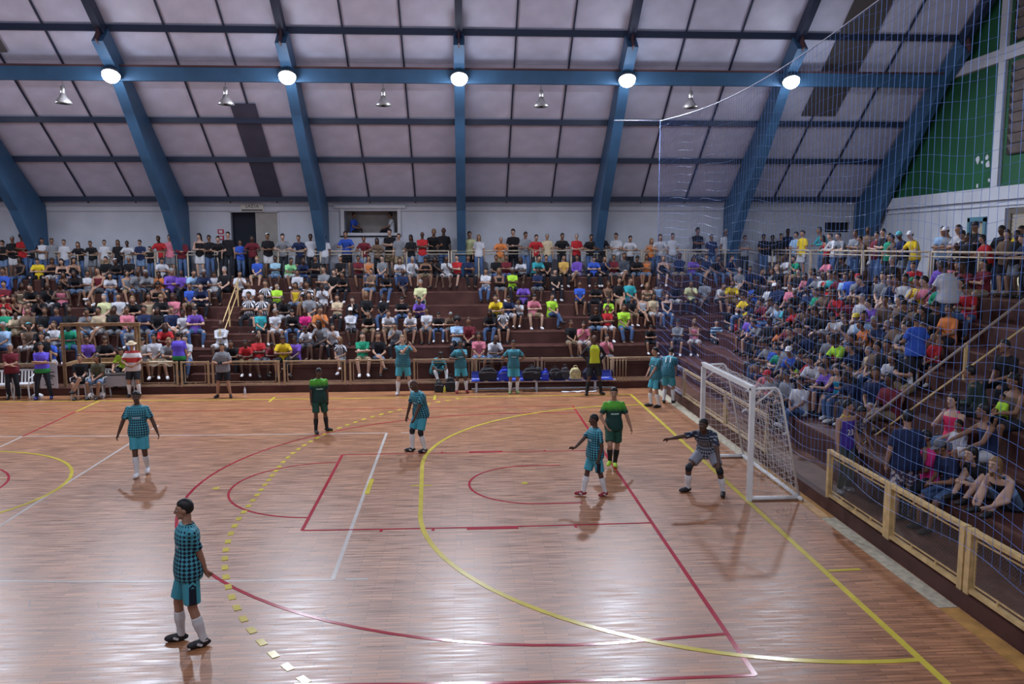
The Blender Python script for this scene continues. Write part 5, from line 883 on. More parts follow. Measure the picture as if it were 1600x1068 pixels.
# ---------------------------------------------------------------- goal
def goal():
    t = thing('goal', 'white goal with net in front of the side stand', 'goal', (16.04, 0, 0))
    M = mat('goal_white', (.72, .73, .72), .4, .5, noise=.08, nscale=5); H = 2.08; h = 1.5
    for y, lab in ((h, 'far goalpost'), (-h, 'near goalpost')): G().bar((0, y, 0), (0, y, H + .0), .085, .085).obj('goalpost', M, t)['label'] = lab
    G().bar((0, -h - .04, H), (0, h + .04, H), .085, .085).obj('crossbar', M, t)
    for y in (-h, h):
        s = -1 if y < 0 else 1
        tubes('side_stay', [[V(0, y, H - .02), V(.42, y, H + .0), V(.48, y, H - .04), V(.53, y, H - .14), V(.93, y, .08)]], .022, M, t, 8)
        tubes('side_base_bar', [[V(.02, y, .045), V(.95, y, .045)]], .04, M, t, 10)
    tubes('back_base_bar', [[V(.93, -h - .12, .045), V(.93, h + .05, .045)]], .042, M, t, 10)
    tubes('brace', [[V(0, -h, H - .35), V(.40, -h, H - .02)]], .012, M, t); tubes('brace', [[V(0, h, H - .35), V(.40, h, H - .02)]], .012, M, t)
    # net: back and two sides, slack
    random.seed(3); g = G(); st = .115
    prof = [V(.02, 0, H - .04), V(.46, 0, H - .04), V(.54, 0, H - .2), V(.93, 0, .08)]
    def along(s):
        for a, b in zip(prof, prof[1:]):
            d = (b-a).length
            if s <= d: return a + (b-a)*(s/d)
            s -= d
        return prof[-1]
    L = sum((b-a).length for a, b in zip(prof, prof[1:])); ny = int(2*h/st); nl = int(L/st)
    def P(i, j):
        p = along(L*i/nl); y = -h + 2*h*j/ny; bag = .10*math.sin(math.pi*i/nl)*math.sin(math.pi*(j % (ny/3))/(ny/3))
        return V(p.x + bag*.6 + .012*math.sin(j*2.1+i), y + .015*math.sin(i*1.3+j), p.z - bag*.5 + .01*math.sin(i+j*1.7))
    for i in range(nl+1): g.tube([P(i, j) for j in range(ny+1)], .0036, 3, False)
    for j in range(ny+1): g.tube([P(i, j) for i in range(nl+1)], .0036, 3, False)
    for y in (-h, h):
        z = .1
        while z < H - .05:
            x1 = .93 - (z - .08)/(H - .22)*.40 if z < H - .2 else .5
            g.tube([V(x1*k/6, y + .03*math.sin(k + z*3), z - .05*math.sin(math.pi*k/6)) for k in range(7)], .0036, 3, False); z += st
        x = .06
        while x < .9:
            zt = H - .06 if x < .5 else .08 + (.93 - x)/.40*(H - .22)
            g.tube([V(x + .015*math.sin(k), y + .03*math.sin(x*9 + k), .06 + (zt - .06)*k/7) for k in range(8)], .0036, 3, False); x += st
    o = g.obj('net', mat('goal_net_cord', (.62, .60, .60), .7), t); o['kind'] = 'stuff'
goal()

# ---------------------------------------------------------------- bench with bags
bn = thing('team_bench', 'long bench of blue seats on a white steel frame at the far touchline', 'bench', (11.2, 10.1, 0))
M_bf2 = mat('bench_frame_white', (.55, .57, .62), .4, .5); M_bs = mat('bench_seat_blue', (.02, .045, .36), .4, .5)
G().bar((-.15, 0, .33), (4.55, 0, .33), .05, .05).obj('long_rail', M_bf2, bn); G().bar((-.1, .16, .06), (4.5, .16, .06), .04, .04).obj('foot_rail', M_bf2, bn)
for x in (.05, 1.98, 3.88):
    G().bar((x, 0, 0), (x, 0, .32), .07, .05).obj('leg', M_bf2, bn); G().bar((x, -.18, .015), (x, .2, .015), .06, .03).obj('foot', M_bf2, bn)
for i in range(9):
    x = .1 + i*.52; g = G(); n = 6
    prof = [(-.20, .37), (-.17, .36), (0, .355), (.16, .37), (.20, .40), (.225, .52), (.235, .62)]
    pr = [(y, z) for y, z in prof] + [(y + .012, z - .014) for y, z in reversed(prof)]
    g.prism(pr, 'x', x - .2, x + .2); g.obj('seat_shell', M_bs, bn)
M_bag = mat('bag_black', (.018, .018, .022), .7, noise=.2, nscale=8, bump=.3, bscale=30)
def bag(name, label, cat, loc, r, m, strap=True, rz=0, lean=0):
    t = thing(name, label, cat, loc, rz)
    g = G(); rr = random.Random(int(loc[0]*100)); g.prism([(-r[0]*.8, 0), (r[0]*.85, 0), (r[0]*.9, r[2]*1.1), (r[0]*.45, r[2]*1.7), (-r[0]*.5, r[2]*1.6), (-r[0]*.92, r[2]*.95)], 'y', -r[1]*.75, r[1]*.75)
    for _ in range(9): g.blob((r[0]*rr.uniform(-.6, .6), r[1]*rr.uniform(-.4, .3), r[2]*rr.uniform(.35, 1.35)), (r[0]*rr.uniform(.3, .5), r[1]*rr.uniform(.5, .8), r[2]*rr.uniform(.3, .6)), 10, 7, Matrix.Rotation(rr.uniform(-.6, .6), 3, 'Y'))
    me = remesh(g, .02, 3, floor_z=0); link('bag_body', me, m, t)
    if strap: tubes('strap', [[V(-r[0]*.4, -r[1]*.3, r[2]*1.65), V(-r[0]*.15, -r[1]*.2, r[2]*2.05), V(r[0]*.2, -r[1]*.2, r[2]*2.05), V(r[0]*.4, -r[1]*.3, r[2]*1.7)]], .014, m, t)
    G().tube([(-r[0]*.8, -r[1]*.72, r[2]*1.1), (0, -r[1]*1.04, r[2]*1.25), (r[0]*.8, -r[1]*.72, r[2]*1.1)], .006, 5).obj('zip', mat('zip_grey', (.2, .2, .22), .4), t)
SB = .365
bag('sports_bag', 'large black sports bag at the left end of the bench', 'bag', (11.62, 10.12, SB), (.33, .19, .23), M_bag)
bag('blue_bag', 'shiny blue bag on the bench left of the hands-on-hips player', 'bag', (12.14, 10.1, SB), (.20, .17, .21), mat('bag_blue', (.02, .05, .5), .35))
bag('sports_bag', 'black sports bag on the bench right of the hands-on-hips player', 'bag', (13.02, 10.12, SB), (.33, .18, .23), M_bag)
bag('blue_bag', 'small blue bag squeezed between two black bags on the bench', 'bag', (13.46, 10.08, SB), (.13, .14, .17), MATS['bag_blue'])
bag('sports_bag', 'black sports bag at the middle of the right bench half', 'bag', (13.78, 10.12, SB), (.22, .17, .21), M_bag)
bag('sports_bag', 'dark sports bag leaning on the cream rucksack', 'bag', (14.1, 10.14, SB), (.15, .15, .23), mat('bag_charcoal', (.04, .04, .05), .7))
bag('rucksack', 'cream and yellow rucksack on the bench beside the referee', 'bag', (14.42, 10.06, SB), (.20, .15, .22), mat('bag_cream', (.50, .44, .22), .7, noise=.3, nscale=10))
bag('sports_bag', 'navy bag behind the referee at the bench end', 'bag', (14.95, 10.12, SB), (.3, .17, .22), mat('bag_navy', (.015, .02, .06), .7))
bag('rucksack', 'black rucksack on the floor left of the bench', 'bag', (10.05, 10.12, 0), (.16, .13, .20), M_bag)
bag('rucksack', 'taller black rucksack standing by the bench end', 'bag', (10.42, 10.2, 0), (.17, .14, .27), M_bag)
def bottle(loc, label, col, group=None):
    t = thing('bottle', label, 'bottle', loc, 0, group)
    G().lathe([(.033, 0), (.036, .01), (.036, .16), (.014, .20), (.014, .215)], n=10).obj('bottle_body', mat('bottle_' + col[0], col[1], .25, .6), t, True); G().lathe([(.016, .21), (.016, .235), (0, .236)], n=8).obj('cap', mat('bottle_cap', (.6, .6, .62), .4), t)
bottle((10.24, 9.98, 0), 'yellow-green bottle between the two rucksacks', ('yellow', (.5, .5, .05)))
bottle((10.62, 9.98, 0), 'yellow bottle right of the taller rucksack', ('yellow', (.5, .5, .05)))
pp = thing('paper_strip', 'crumpled white paper strip on the floor behind the referee', 'paper', (14.6, 9.75, .0)); g = G(); pv = []; 
for i in range(15):
    for s in (-.05, .05): pv.append((-.65 + i*.092, s + random.uniform(-.015, .015), .012 + random.uniform(0, .03)))
g.add(pv, [(2*i, 2*i+1, 2*i+3, 2*i+2) for i in range(14)]); g.obj('paper', mat('paper_white', (.7, .7, .72), .7), pp)
for i, (x, y) in enumerate(((6.05, 10.1), (6.2, 10.12), (6.42, 10.08))): bottle((x, y, 0), 'clear plastic bottle by the kerb left of the green player, ' + ('leftmost', 'middle', 'rightmost')[i] + ' of three', ('clear', (.5, .52, .6)), 'bottles by the far kerb')
bottle((3.95, 10.15, 0), 'plastic bottle by the kerb beside the photographer', ('clear', (.5, .52, .6)))
# ---------------------------------------------------------------- scorer's corner: timber stand, table, chairs, poster
bt = thing('timber_frame', 'rough timber frame of the scorer stand with a shelf', 'wooden frame', (-1.75, 10.62, KZ - .01))
M_tm = mat('rough_timber', (.30, .19, .10), .6, .3, noise=.25, nscale=6)
for a_, b_, w_ in (((0, 0, 0), (0, 0, 2.02), .08), ((.24, .55, .0), (.24, .55, 1.95), .09), ((2.12, .55, 0), (2.12, .55, 1.95), .09), ((2.25, 0, 0), (2.25, 0, 1.98), .07)): G().bar(a_, b_, w_).obj('timber_post', M_tm, bt)
for a_, b_, w_, h_ in (((-.05, 0, 2.0), (2.4, 0, 2.0), .09, .10), ((-.02, 0, 1.98), (.3, .6, 1.98), .07, .08), ((2.3, 0, 1.98), (2.12, .6, 1.9), .07, .08), ((.2, .5, .80), (2.2, .5, .80), .06, .13), ((.02, .02, .72), (.3, .55, .8), .07, .10), ((.2, .55, 1.93), (2.2, .55, 1.93), .05, .06)):
    G().bar(a_, b_, w_, h_).obj('timber_rail', M_tm, bt)
G().box(.2, 2.2, .25, .62, .70, .74).obj('shelf_board', M_tm, bt)
tb = thing('table', 'small dark table with a pale grey front board', 'table', (.12, 9.98, 0))
G().box(-.48, .55, -.02, .48, .68, .71).obj('table_top', mat('table_dark', (.05, .045, .045), .4), tb)
G().box(-.47, .53, -.03, -.005, .34, .67).obj('front_board', mat('board_grey', (.33, .33, .36), .5), tb)
for x, y in ((-.42, .04), (.48, .04), (-.42, .42), (.48, .42)): G().bar((x, y, 0), (x, y, .69), .03).obj('leg', mat('leg_steel', (.3, .3, .32), .4), tb)
po = thing('poster', 'white poster with dark lines of print on the fence between two standing men', 'poster', (-2.12, 10.36, .62))
G().box(-.27, .27, -.01, .0, -.38, .38).obj('sheet', mat('poster_white', (.60, .60, .64), .6), po)
for z, w_ in ((.13, .19), (.03, .16), (-.01, .19), (-.07, .12), (-.27, .14)): G().box(-w_, w_, -.014, -.01, z - .014, z + .014).obj('print_line', M_ink, po)
M_pl = mat('plastic_white', (.62, .62, .63), .4)
def pchair(label, loc, rz=0, col=None, group=None):
    t = thing('plastic_chair', label, 'chair', loc, rz, group); m = col or M_pl
    for s in (-1, 1):
        for y in (-.2, .2): G().bar((s*.22, y*1.1, 0), (s*.19, y, .43), .035).obj('leg', m, t)
        G().tube([(s*.22, -.2, .43), (s*.24, -.2, .64), (s*.24, .1, .66), (s*.21, .24, .70)], .016, 6).obj('armrest', m, t, True)
    G().box(-.22, .22, -.22, .22, .42, .45).obj('seat', m, t)
    for x in (-.15, -.05, .05, .15): G().bar((x, .22, .44), (x*.95, .30, .80), .05, .012).obj('back_slat', m, t)
    G().bar((-.22, .31, .82), (.22, .31, .82), .02, .06).obj('top_slat', m, t)
pchair('white plastic chair under the seated man in black beside the table', (-.95, 9.95, 0)); pchair('white plastic chair under the long-haired woman beside the table', (-.42, 9.98, 0), -.1)
pchair('white plastic chair by the far-left fence', (-3.35, 9.95, 0), .2); pchair('second white plastic chair at the far-left edge', (-4.0, 9.98, 0), -.1); pchair('white plastic chair half hidden behind the maroon-shirted man', (-2.75, 10.1, 0), .1)
pchair('plastic chair behind the scorer table', (.05, 10.75, KZ - .01))
def ball(label, loc):
    t = thing('ball', label, 'ball', loc); g = G(); g.blob((0, 0, .105), (.105, .105, .105), 16, 12); g.obj('ball_shell', mat('ball_white', (.68, .68, .66), .35), t, True)
    g = G()
    for a_, z in ((0, .105), (72, .14), (144, .07), (216, .14), (288, .08)):
        for dz in (0,): c, s = math.cos(R(a_)), math.sin(R(a_)); g.blob((c*.09, s*.09, z), (.03, .03, .03), 6, 4)
    g.blob((0, 0, .2), (.03, .03, .012), 6, 4); g.obj('ball_panel', mat('ball_navy', (.03, .04, .1), .4), t)
ball('white ball at the feet of the long-haired woman by the table', (-.55, 9.62, 0)); ball('white ball under the left end of the table', (-.28, 9.8, 0))
bag('plastic_bag', 'white plastic bag on the floor between the two standing men', 'bag', (-2.3, 9.95, 0), (.17, .12, .08), mat('carrier_white', (.6, .6, .62), .4), False)
cl_ = thing('cloth', 'cream cloth draped over the fence right of the man in the hat', 'cloth', (.95, FYF, KZ + .80))
g = G(); nx = 12; ny_ = 7; pv = []
for i in range(nx):
    for j in range(ny_):
        a_ = (j - 3)/3; pv.append((i*.065, a_*.04 + .008*math.sin(i*2 + j), .035 - abs(a_)**1.3*.13*(1 + .4*math.sin(i*.8)) + .004*math.sin(i)))
g.add(pv, [(i*ny_+j, (i+1)*ny_+j, (i+1)*ny_+j+1, i*ny_+j+1) for i in range(nx-1) for j in range(ny_-1)]); g.obj('folded_cloth', mat('cloth_cream_drape', (.42, .36, .26), .8), cl_, True)

# ---------------------------------------------------------------- players, officials: each figure posed on its own
SK_T, SK_B, SK_D, SK_L = SKIN
def face(t, f, skin, sh=1):
    M_ = Matrix.Translation(f['hc']) @ f['H']
    for s in (1, -1):
        part('eye', G().blob((s*.030, -.080, .000), (.014, .010, .0075), 8, 6).me(True), mat('eye_white', (.6, .58, .56), .3), t, M_)
        part('pupil', G().blob((s*.030, -.0885, .000), (.006, .003, .006), 8, 5).me(True), HAIR[0], t, M_)
        part('eyebrow', G().tube([(s*.014, -.091, .020), (s*.03, -.094, .027), (s*.048, -.080, .021)], .0035, 5).me(True), HAIR[0], t, M_)
    part('mouth', G().tube([(-.022, -.090, -.059), (0, -.0985, -.058), (.022, -.090, -.059)], .0028, 5).me(True), mat('lips', (.16, .06, .05), .5), t, M_)
def hero(label, loc, rz, S, skin, shirt, shorts, sock, shoe, hair='short', hairm=None, vox=.011, top='shirt', scale=1.0, pads=None, flash=None, number=None, collar=None, group=None, chest=None, parent_rot=None, bottom='shorts', hat=None, hatm=None):
    t = thing('person', label, 'person', loc, rz, group); t.scale = (scale,)*3
    f = figure(S, vox, True)
    part('body', f['body'], skin, t); part({'sweater': 'sweater', 'shirt': 'shirt', 'tank': 'vest'}[top], f[top], shirt, t); part(bottom, f[bottom], shorts, t)
    for s in ('_l', '_r'):
        part('shoe', f['shoe' + s], shoe, t)
        if sock: part('sock', f['sock' + s], sock, t)
        if flash: part('shoe_flash', f['flash' + s], flash, t)
        if pads: part('kneepad', f['pad' + s], pads, t)
    M_ = Matrix.Translation(f['hc']) @ f['H']
    if hair: part('hair', HAIRM[hair], hairm or HAIR[0], t, M_)
    if hat: part('hat' if hat == '3' else 'cap', HATM if hat == '3' else CAPM, hatm, t, M_)
    if vox < .0145: face(t, f, skin)
    if collar:
        g = G(); c = f['nb'] - f['U2']*.0; L, F, U = f['L2'], f['F2'], f['U2']
        g.tube([c + L*(.074*math.cos(a_)) + F*(.066*math.sin(a_)) + U*(.004 - .022*max(0, math.sin(a_))) for a_ in [2*math.pi*k/14 for k in range(15)]], .011, 6, False); part('collar', g.me(True), collar, t)
    if number:
        L, F, U = f['L2'], f['F2'], f['U2']; s = 1 if number[1] == 'front' else -1
        o = text(number[0], number[2], (0, 0, 0), (0, 0, 0), number[3], t, 'number', .004)
        X_ = L*s; Rm = Matrix((X_ if s > 0 else X_, U, F*s)).transposed().to_4x4()
        o.matrix_local = Matrix.Translation(f['chest'] + F*s*(.134 + number[4]) + U*number[5]) @ Rm
    return t, f
TEAL = jersey('jersey_teal_checks', 'teal'); M_ts = jersey('shorts_teal', 'shorts'); M_ws = mat('sock_white', (.66, .67, .68), .8); M_bk = mat('sock_black', (.015, .016, .018), .8)
M_blk = mat('trim_black', (.008, .012, .02), .6); M_sb = SHOE[0]; M_sw = SHOE[1]; M_ip = mat('shoe_red', (.30, .03, .04), .5); M_lime = mat('shoe_lime', (.42, .72, .04), .45)
GREEN = jersey('jersey_green_fade', 'green'); M_gs = mat('shorts_dark_green', (.012, .07, .045), .7); KEEP = jersey('jersey_keeper', 'keeper'); M_ks = mat('shorts_grey', (.22, .23, .28), .7, noise=.06, nscale=8)
# nearest player: left side to the camera, hands behind his back, looking left
D_ = dict
hero('teal checked player standing nearest the camera, hands behind back, looking left', (7.66, -6.33, 0), R(-58), D_(hl=(.10, .17, .86), hr=(.04, .19, .84), el=(.8, .7, -.1), er=(-.8, .7, -.1), dl=(-.7, .25, -.6), dr=(.7, .25, -.6), nl=(0, 1, 0), nr=(0, 1, 0),
     fl=(.15, .10, .075), fr=(-.15, -.08, .075), kl=(.1, -1, 0), kr=(-.1, -1, 0), tl=(-.05, -1, 0), tr=(-.35, -1, 0), hf=(-.35, -1, -.06), up2=(0, .04, 1), loose=.024, flare=.022, short_to=.88, sock=.72), SK_T, TEAL, M_ts, M_ws, M_sb, collar=M_blk, flash=M_sw, scale=1.0, vox=.009)
hero('teal checked player walking towards the camera, far left of the court', (4.26, 1.0, 0), R(8), D_(hl=(.40, -.05, .80), hr=(-.40, -.05, .82), el=(.6, .6, 0), er=(-.6, .6, 0), fl=(.10, .16, .12), fr=(-.04, -.14, .075), kl=(.1, -1, 0), kr=(0, -1, 0), tl=(.1, -1, -.25), tr=(-.05, -1, 0), loose=.022, flare=.02, hf=(0, -1, -.1), short_to=.86), SK_D, TEAL, M_ts, M_ws, M_sw, collar=M_blk, vox=.0125, scale=1.0)
hero('green player with black socks standing left of centre, face turned down', (7.25, 4.63, 0), R(20), D_(hl=(.22, -.04, .83), hr=(-.22, -.06, .84), fl=(.20, .10, .075), fr=(-.12, -.06, .075), kl=(.3, -1, 0), tl=(.9, -.8, 0), tr=(.1, -1, 0), hf=(.2, -1, -.3), loose=.022, flare=.02, w=1.05), SK_D, GREEN, M_gs, M_bk, M_sb, collar=M_blk, vox=.0135, scale=.94)
hero('bald teal checked player leaning forward at the centre of the court', (9.84, 2.53, 0), R(-48), D_(P=(0, .06, .92), up=(0, -.06, 1), up2=(0, -.30, 1), hl=(.20, -.30, .82), hr=(-.25, -.16, .78), el=(.5, .8, 0), er=(-.6, .7, 0), fl=(.15, .04, .075), fr=(-.13, -.10, .075), hf=(-.25, -1, -.35), hup=(0, -.2, 1), tl=(-.1, -1, 0), tr=(-.6, -1, 0), loose=.024, flare=.02, short_to=.9, girth=1.08), SK_D, TEAL, M_ts, M_ws, M_sb, hair=None, flash=M_sw, pads=M_blk, vox=.0125, scale=.98)
hero('small teal checked player walking left in front of the goal, red shoes', (13.28, -1.02, 0), R(-72), D_(hl=(.24, -.04, .86), hr=(-.10, -.42, 1.04), el=(.4, .8, -.2), er=(-.6, .5, -.6), dr=(-.3, -1, .1), fl=(.10, .20, .075), fr=(-.10, -.22, .075), kl=(.1, -1, 0), kr=(0, -1, 0), tl=(.25, -1, 0), tr=(-.4, -1, 0), hf=(-.2, -1, -.1), loose=.03, flare=.03, short_to=.9), SK_D, TEAL, M_ts, M_ws, M_ip, collar=M_blk, vox=.0125, scale=.89, flash=M_sw)
hero('green player in lime shoes marking the small teal player', (13.98, .9, 0), R(2), D_(hl=(.38, -.10, .80), hr=(-.20, -.22, .95), el=(.9, .4, 0), er=(-.9, .5, -.2), fl=(.06, .10, .075), fr=(-.08, -.05, .16), kr=(-.2, -1, 0), tl=(-.1, -1, 0), tr=(-.5, -1, -.1), hf=(-.25, -1, -.1), loose=.022, flare=.015, w=1.05, short_to=.84), SK_T, GREEN, M_gs, M_bk, M_lime, collar=M_blk, vox=.0125, scale=.98)
hero('goalkeeper in grey crouching before the goal, arm reaching out', (15.36, -1.0, 0), R(-28), D_(P=(.0, .16, .78), up=(0, -.30, 1), up2=(0, -1.05, 1), hl=(.34, -.42, .62), hr=(-.72, -.62, 1.05), el=(.8, .4, .2), er=(-.5, .3, -.4), dr=(-.85, -.45, -.1), fl=(.34, .0, .075), fr=(-.30, -.02, .075), kl=(.5, -1, 0), kr=(-.5, -1, 0), tl=(.15, -1, 0), tr=(-.8, -.8, 0), hf=(-.35, -1, -.0), hup=(0, -.15, 1), loose=.022, short_to=.72, sock=.66, girth=1.06, lean_set=1), SK_D, KEEP, M_ks, M_ws, M_sb, pads=M_blk, collar=M_blk, vox=.012, scale=1.02)
hero('referee in black with a yellow panel, standing by the bench, hands on hips', (14.9, 9.3, 0), R(4), D_(hl=(.17, -.05, 1.0), hr=(-.17, -.05, 1.0), el=(1, .5, -.1), er=(-1, .5, -.1), dl=(-.8, -.3, -.2), dr=(.8, -.3, -.2), fl=(.22, 0, .075), fr=(-.2, -.02, .075), tl=(.5, -1, 0), tr=(-.4, -1, 0), loose=.03, girth=1.1), SK_D, jersey('referee_top', 'referee'), M_blk, M_bk, M_sb, hair=None, vox=.0145, top='sweater', scale=1.08)
hero('teal player in the far corner facing left, in front of number 11', (16.36, 7.2, 0), R(-70), D_(hl=(.16, -.30, .92), hr=(-.05, -.26, .95), el=(.6, .8, -.2), er=(-.6, .6, -.3), fl=(.12, .05, .075), fr=(-.14, -.06, .075), tl=(-.1, -1, 0), tr=(-.5, -1, 0), hf=(-.3, -1, -.1), loose=.024, flare=.02), SK_T, TEAL, M_ts, M_ws, M_sb, collar=M_blk, vox=.0145)
hero('teal player number 11 bending over in the far corner, back to camera', (16.88, 7.75, 0), R(150), D_(P=(0, .08, .92), up=(0, -.1, 1), up2=(0, -.65, 1), hl=(.20, -.42, .72), hr=(-.10, -.45, .78), el=(.6, .5, 0), er=(-.6, .5, 0), fl=(.12, .06, .075), fr=(-.12, -.06, .075), hf=(.1, -1, -.5), hup=(0, -.4, 1), loose=.024, flare=.02, lean_set=1), SK_T, TEAL, M_ts, M_ws, M_sb, vox=.0145, number=('11', 'back', .26, mat('number_white', (.75, .76, .78), .6), .01, -.02))
hero('fair-headed teal player clapping at the far fence', (8.95, 9.75, 0), R(4), D_(hl=(.24, -.30, 1.48), hr=(.16, -.30, 1.44), el=(.7, .1, -.7), er=(-.5, .2, -.8), dl=(-.3, -.1, 1), dr=(.3, -.1, 1), fl=(.24, .02, .075), fr=(-.16, -.02, .075), tl=(.4, -1, 0), tr=(-.3, -1, 0), loose=.024, flare=.02, girth=1.1), SK_L, TEAL, M_ts, M_ws, M_sw, hairm=HAIR[2], vox=.0145, scale=1.08)
hero('teal player with hand at his mouth, red shoes, by the rucksacks', (10.75, 9.95, 0), R(10), D_(hl=(.03, -.17, 1.42), hr=(-.17, -.2, 1.16), el=(.5, -.2, -.9), er=(-.8, .2, -.6), dl=(-.2, .05, 1), dr=(1, 0, .2), fl=(.2, 0, .075), fr=(-.14, -.03, .075), loose=.024, flare=.02), SK_D, TEAL, M_ts, M_ws, M_ip, vox=.0145, scale=.96)
hero('teal player with hands on hips before the bench, green shoes', (12.42, 9.72, 0), R(3), D_(hl=(.18, -.02, 1.02), hr=(-.18, -.02, 1.02), el=(1, .5, -.1), er=(-1, .5, -.1), dl=(-.8, -.3, -.1), dr=(.8, -.3, -.1), fl=(.12, 0, .075), fr=(-.12, -.03, .075), hf=(-.2, -1, -.1), loose=.024, flare=.02), SK_B, TEAL, M_ts, M_ws, mat('shoe_green', (.25, .4, .15), .5), vox=.0145, scale=.97)
hero('teal player sitting hunched on the aisle behind the far fence', (9.95, 11.1, KZ), R(30), D_(P=(0, .1, .32), up=(0, -.3, 1), up2=(0, -.9, 1), hl=(.12, -.42, .42), hr=(-.12, -.42, .40), fl=(.16, -.40, .075), fr=(-.16, -.38, .075), kl=(.3, -.3, 1), kr=(-.3, -.3, 1), hf=(0, -1, -.4), hup=(0, -.3, 1), loose=.024, lean_set=1), SK_D, TEAL, M_ts, M_ws, M_sb, vox=.0145, scale=1.0)
hero('photographer in a grey T-shirt and dark shorts, holding a camera at his chest', (3.45, 9.65, 0), R(0), D_(hl=(.07, -.25, 1.12), hr=(-.07, -.25, 1.12), el=(.8, .1, -.6), er=(-.8, .1, -.6), dl=(-.5, -.3, .4), dr=(.5, -.3, .4), fl=(.2, 0, .075), fr=(-.2, 0, .075), tl=(.4, -1, 0), tr=(-.4, -1, 0), hf=(0, -1, -.15), loose=.03, girth=1.1), SK_T, cloth('g'), bot('dark'), None, M_sb, vox=.0145, scale=.98)
cm = thing('camera', 'black camera held at the chest by the photographer in grey', 'camera', (3.45, 9.36, 1.13)); G().box(-.06, .06, -.03, .03, -.04, .04).obj('camera_body', M_blk, cm); G().tube([(0, -.02, 0), (0, -.10, 0)], .034, 12).obj('lens', M_blk, cm, True)
hero('man in a maroon shirt and dark trousers standing by the far-left fence', (-2.98, 9.9, 0), R(20), D_(hl=(-.08, -.24, 1.10), hr=(.08, -.24, 1.06), el=(.7, -.1, -.6), er=(-.7, -.1, -.6), dl=(-.9, -.2, 0), dr=(.9, -.2, 0), fl=(.14, 0, .075), fr=(-.14, -.02, .075), hf=(.2, -1, -.1), loose=.026, girth=1.1), SK_T, cloth('m'), bot('dark'), None, M_sb, vox=.0145, hairm=HAIR[3], bottom='trousers', scale=.98)
hero('man in a purple and green team shirt with folded arms beside the poster', (-2.02, 9.8, 0), R(15), D_(hl=(-.13, -.19, 1.18), hr=(.13, -.17, 1.14), el=(.7, -.2, -.6), er=(-.7, -.2, -.6), dl=(-1, .1, 0), dr=(1, .1, 0), nl=(0, 1, 0), nr=(0, 1, 0), fl=(.2, 0, .075), fr=(-.2, -.02, .075), hf=(.2, -1, -.1), loose=.026, girth=1.12), SK_T, jersey('two_tone_shirt', 'two_tone'), bot('dark'), None, mat('shoe_navy', (.03, .04, .2), .5), vox=.0145, bottom='trousers', scale=1.0)
hero('man in a straw hat and red, white and black shirt standing by the table', (.62, 9.98, 0), R(5), D_(hl=(.10, -.22, 1.02), hr=(-.10, -.20, 1.02), el=(.8, .1, -.5), er=(-.8, .1, -.5), dl=(-.6, -.5, -.2), dr=(.6, -.5, -.2), fl=(.15, 0, .075), fr=(-.15, 0, .075), loose=.03, girth=1.15, hf=(0, -1, -.2)), SK_T, jersey('hat_man_shirt', 'hat_man'), M_blk, M_ws, M_sb, vox=.0145, scale=1.0, hat='3', hatm=cloth('c'))
hero('man in a black cap-sleeve shirt standing behind the far-left fence', (-2.45, 10.75, KZ), R(10), D_(loose=.03, girth=1.15, fl=(.14, 0, .075), fr=(-.14, 0, .075)), SK_T, cloth('k'), bot('dark'), None, M_sb, vox=.0145, bottom='trousers', scale=1.0)
hero('man seen from behind in a purple and green team shirt at the narrow gate', (1.72, 10.9, KZ), R(175), D_(loose=.026, girth=1.12, fl=(.14, 0, .075), fr=(-.14, 0, .075)), SK_T, jersey('two_tone_shirt', 'two_tone'), bot('dark'), None, M_sb, vox=.0145, bottom='trousers', scale=.98)
sit = lambda **k: {**dict(P=(0, .03, .56), up=(0, .06, 1), up2=(0, -.1, 1), fl=(.13, -.42, .075), fr=(-.13, -.40, .075), kl=(.25, -.4, 1), kr=(-.25, -.4, 1), hl=(.04, -.32, .62), hr=(-.04, -.30, .63), nl=(0, 0, -1), nr=(0, 0, -1), short_to=.92), **k}
hero('man in a black T-shirt sitting with crossed ankles beside the table', (-.95, 9.95, 0), R(15), sit(fl=(-.15, -.42, .26), tl=(-.6, -1, .3)), SK_T, cloth('k'), bot('dshort'), None, M_sb, vox=.0145, hairm=HAIR[1])
hero('long-haired woman in an olive top sitting beside the table', (-.42, 9.98, 0), R(-5), sit(up2=(0, -.2, 1)), SK_B, mat('cloth_olive', (.07, .07, .04), .8), bot('denim'), None, M_sb, hair='long', vox=.0145)
hero('scorer in a black vest with lime sleeves bent over behind the table', (.05, 10.75, KZ - .01), R(0), sit(up2=(0, -.6, 1), hl=(.18, -.46, .62), hr=(-.18, -.46, .62), hf=(0, -1, -.5), hup=(0, -.3, 1), lean_set=1), SK_T, mat('cloth_neon', (.42, .62, .04), .8), bot('dark'), None, M_sb, vox=.0145)
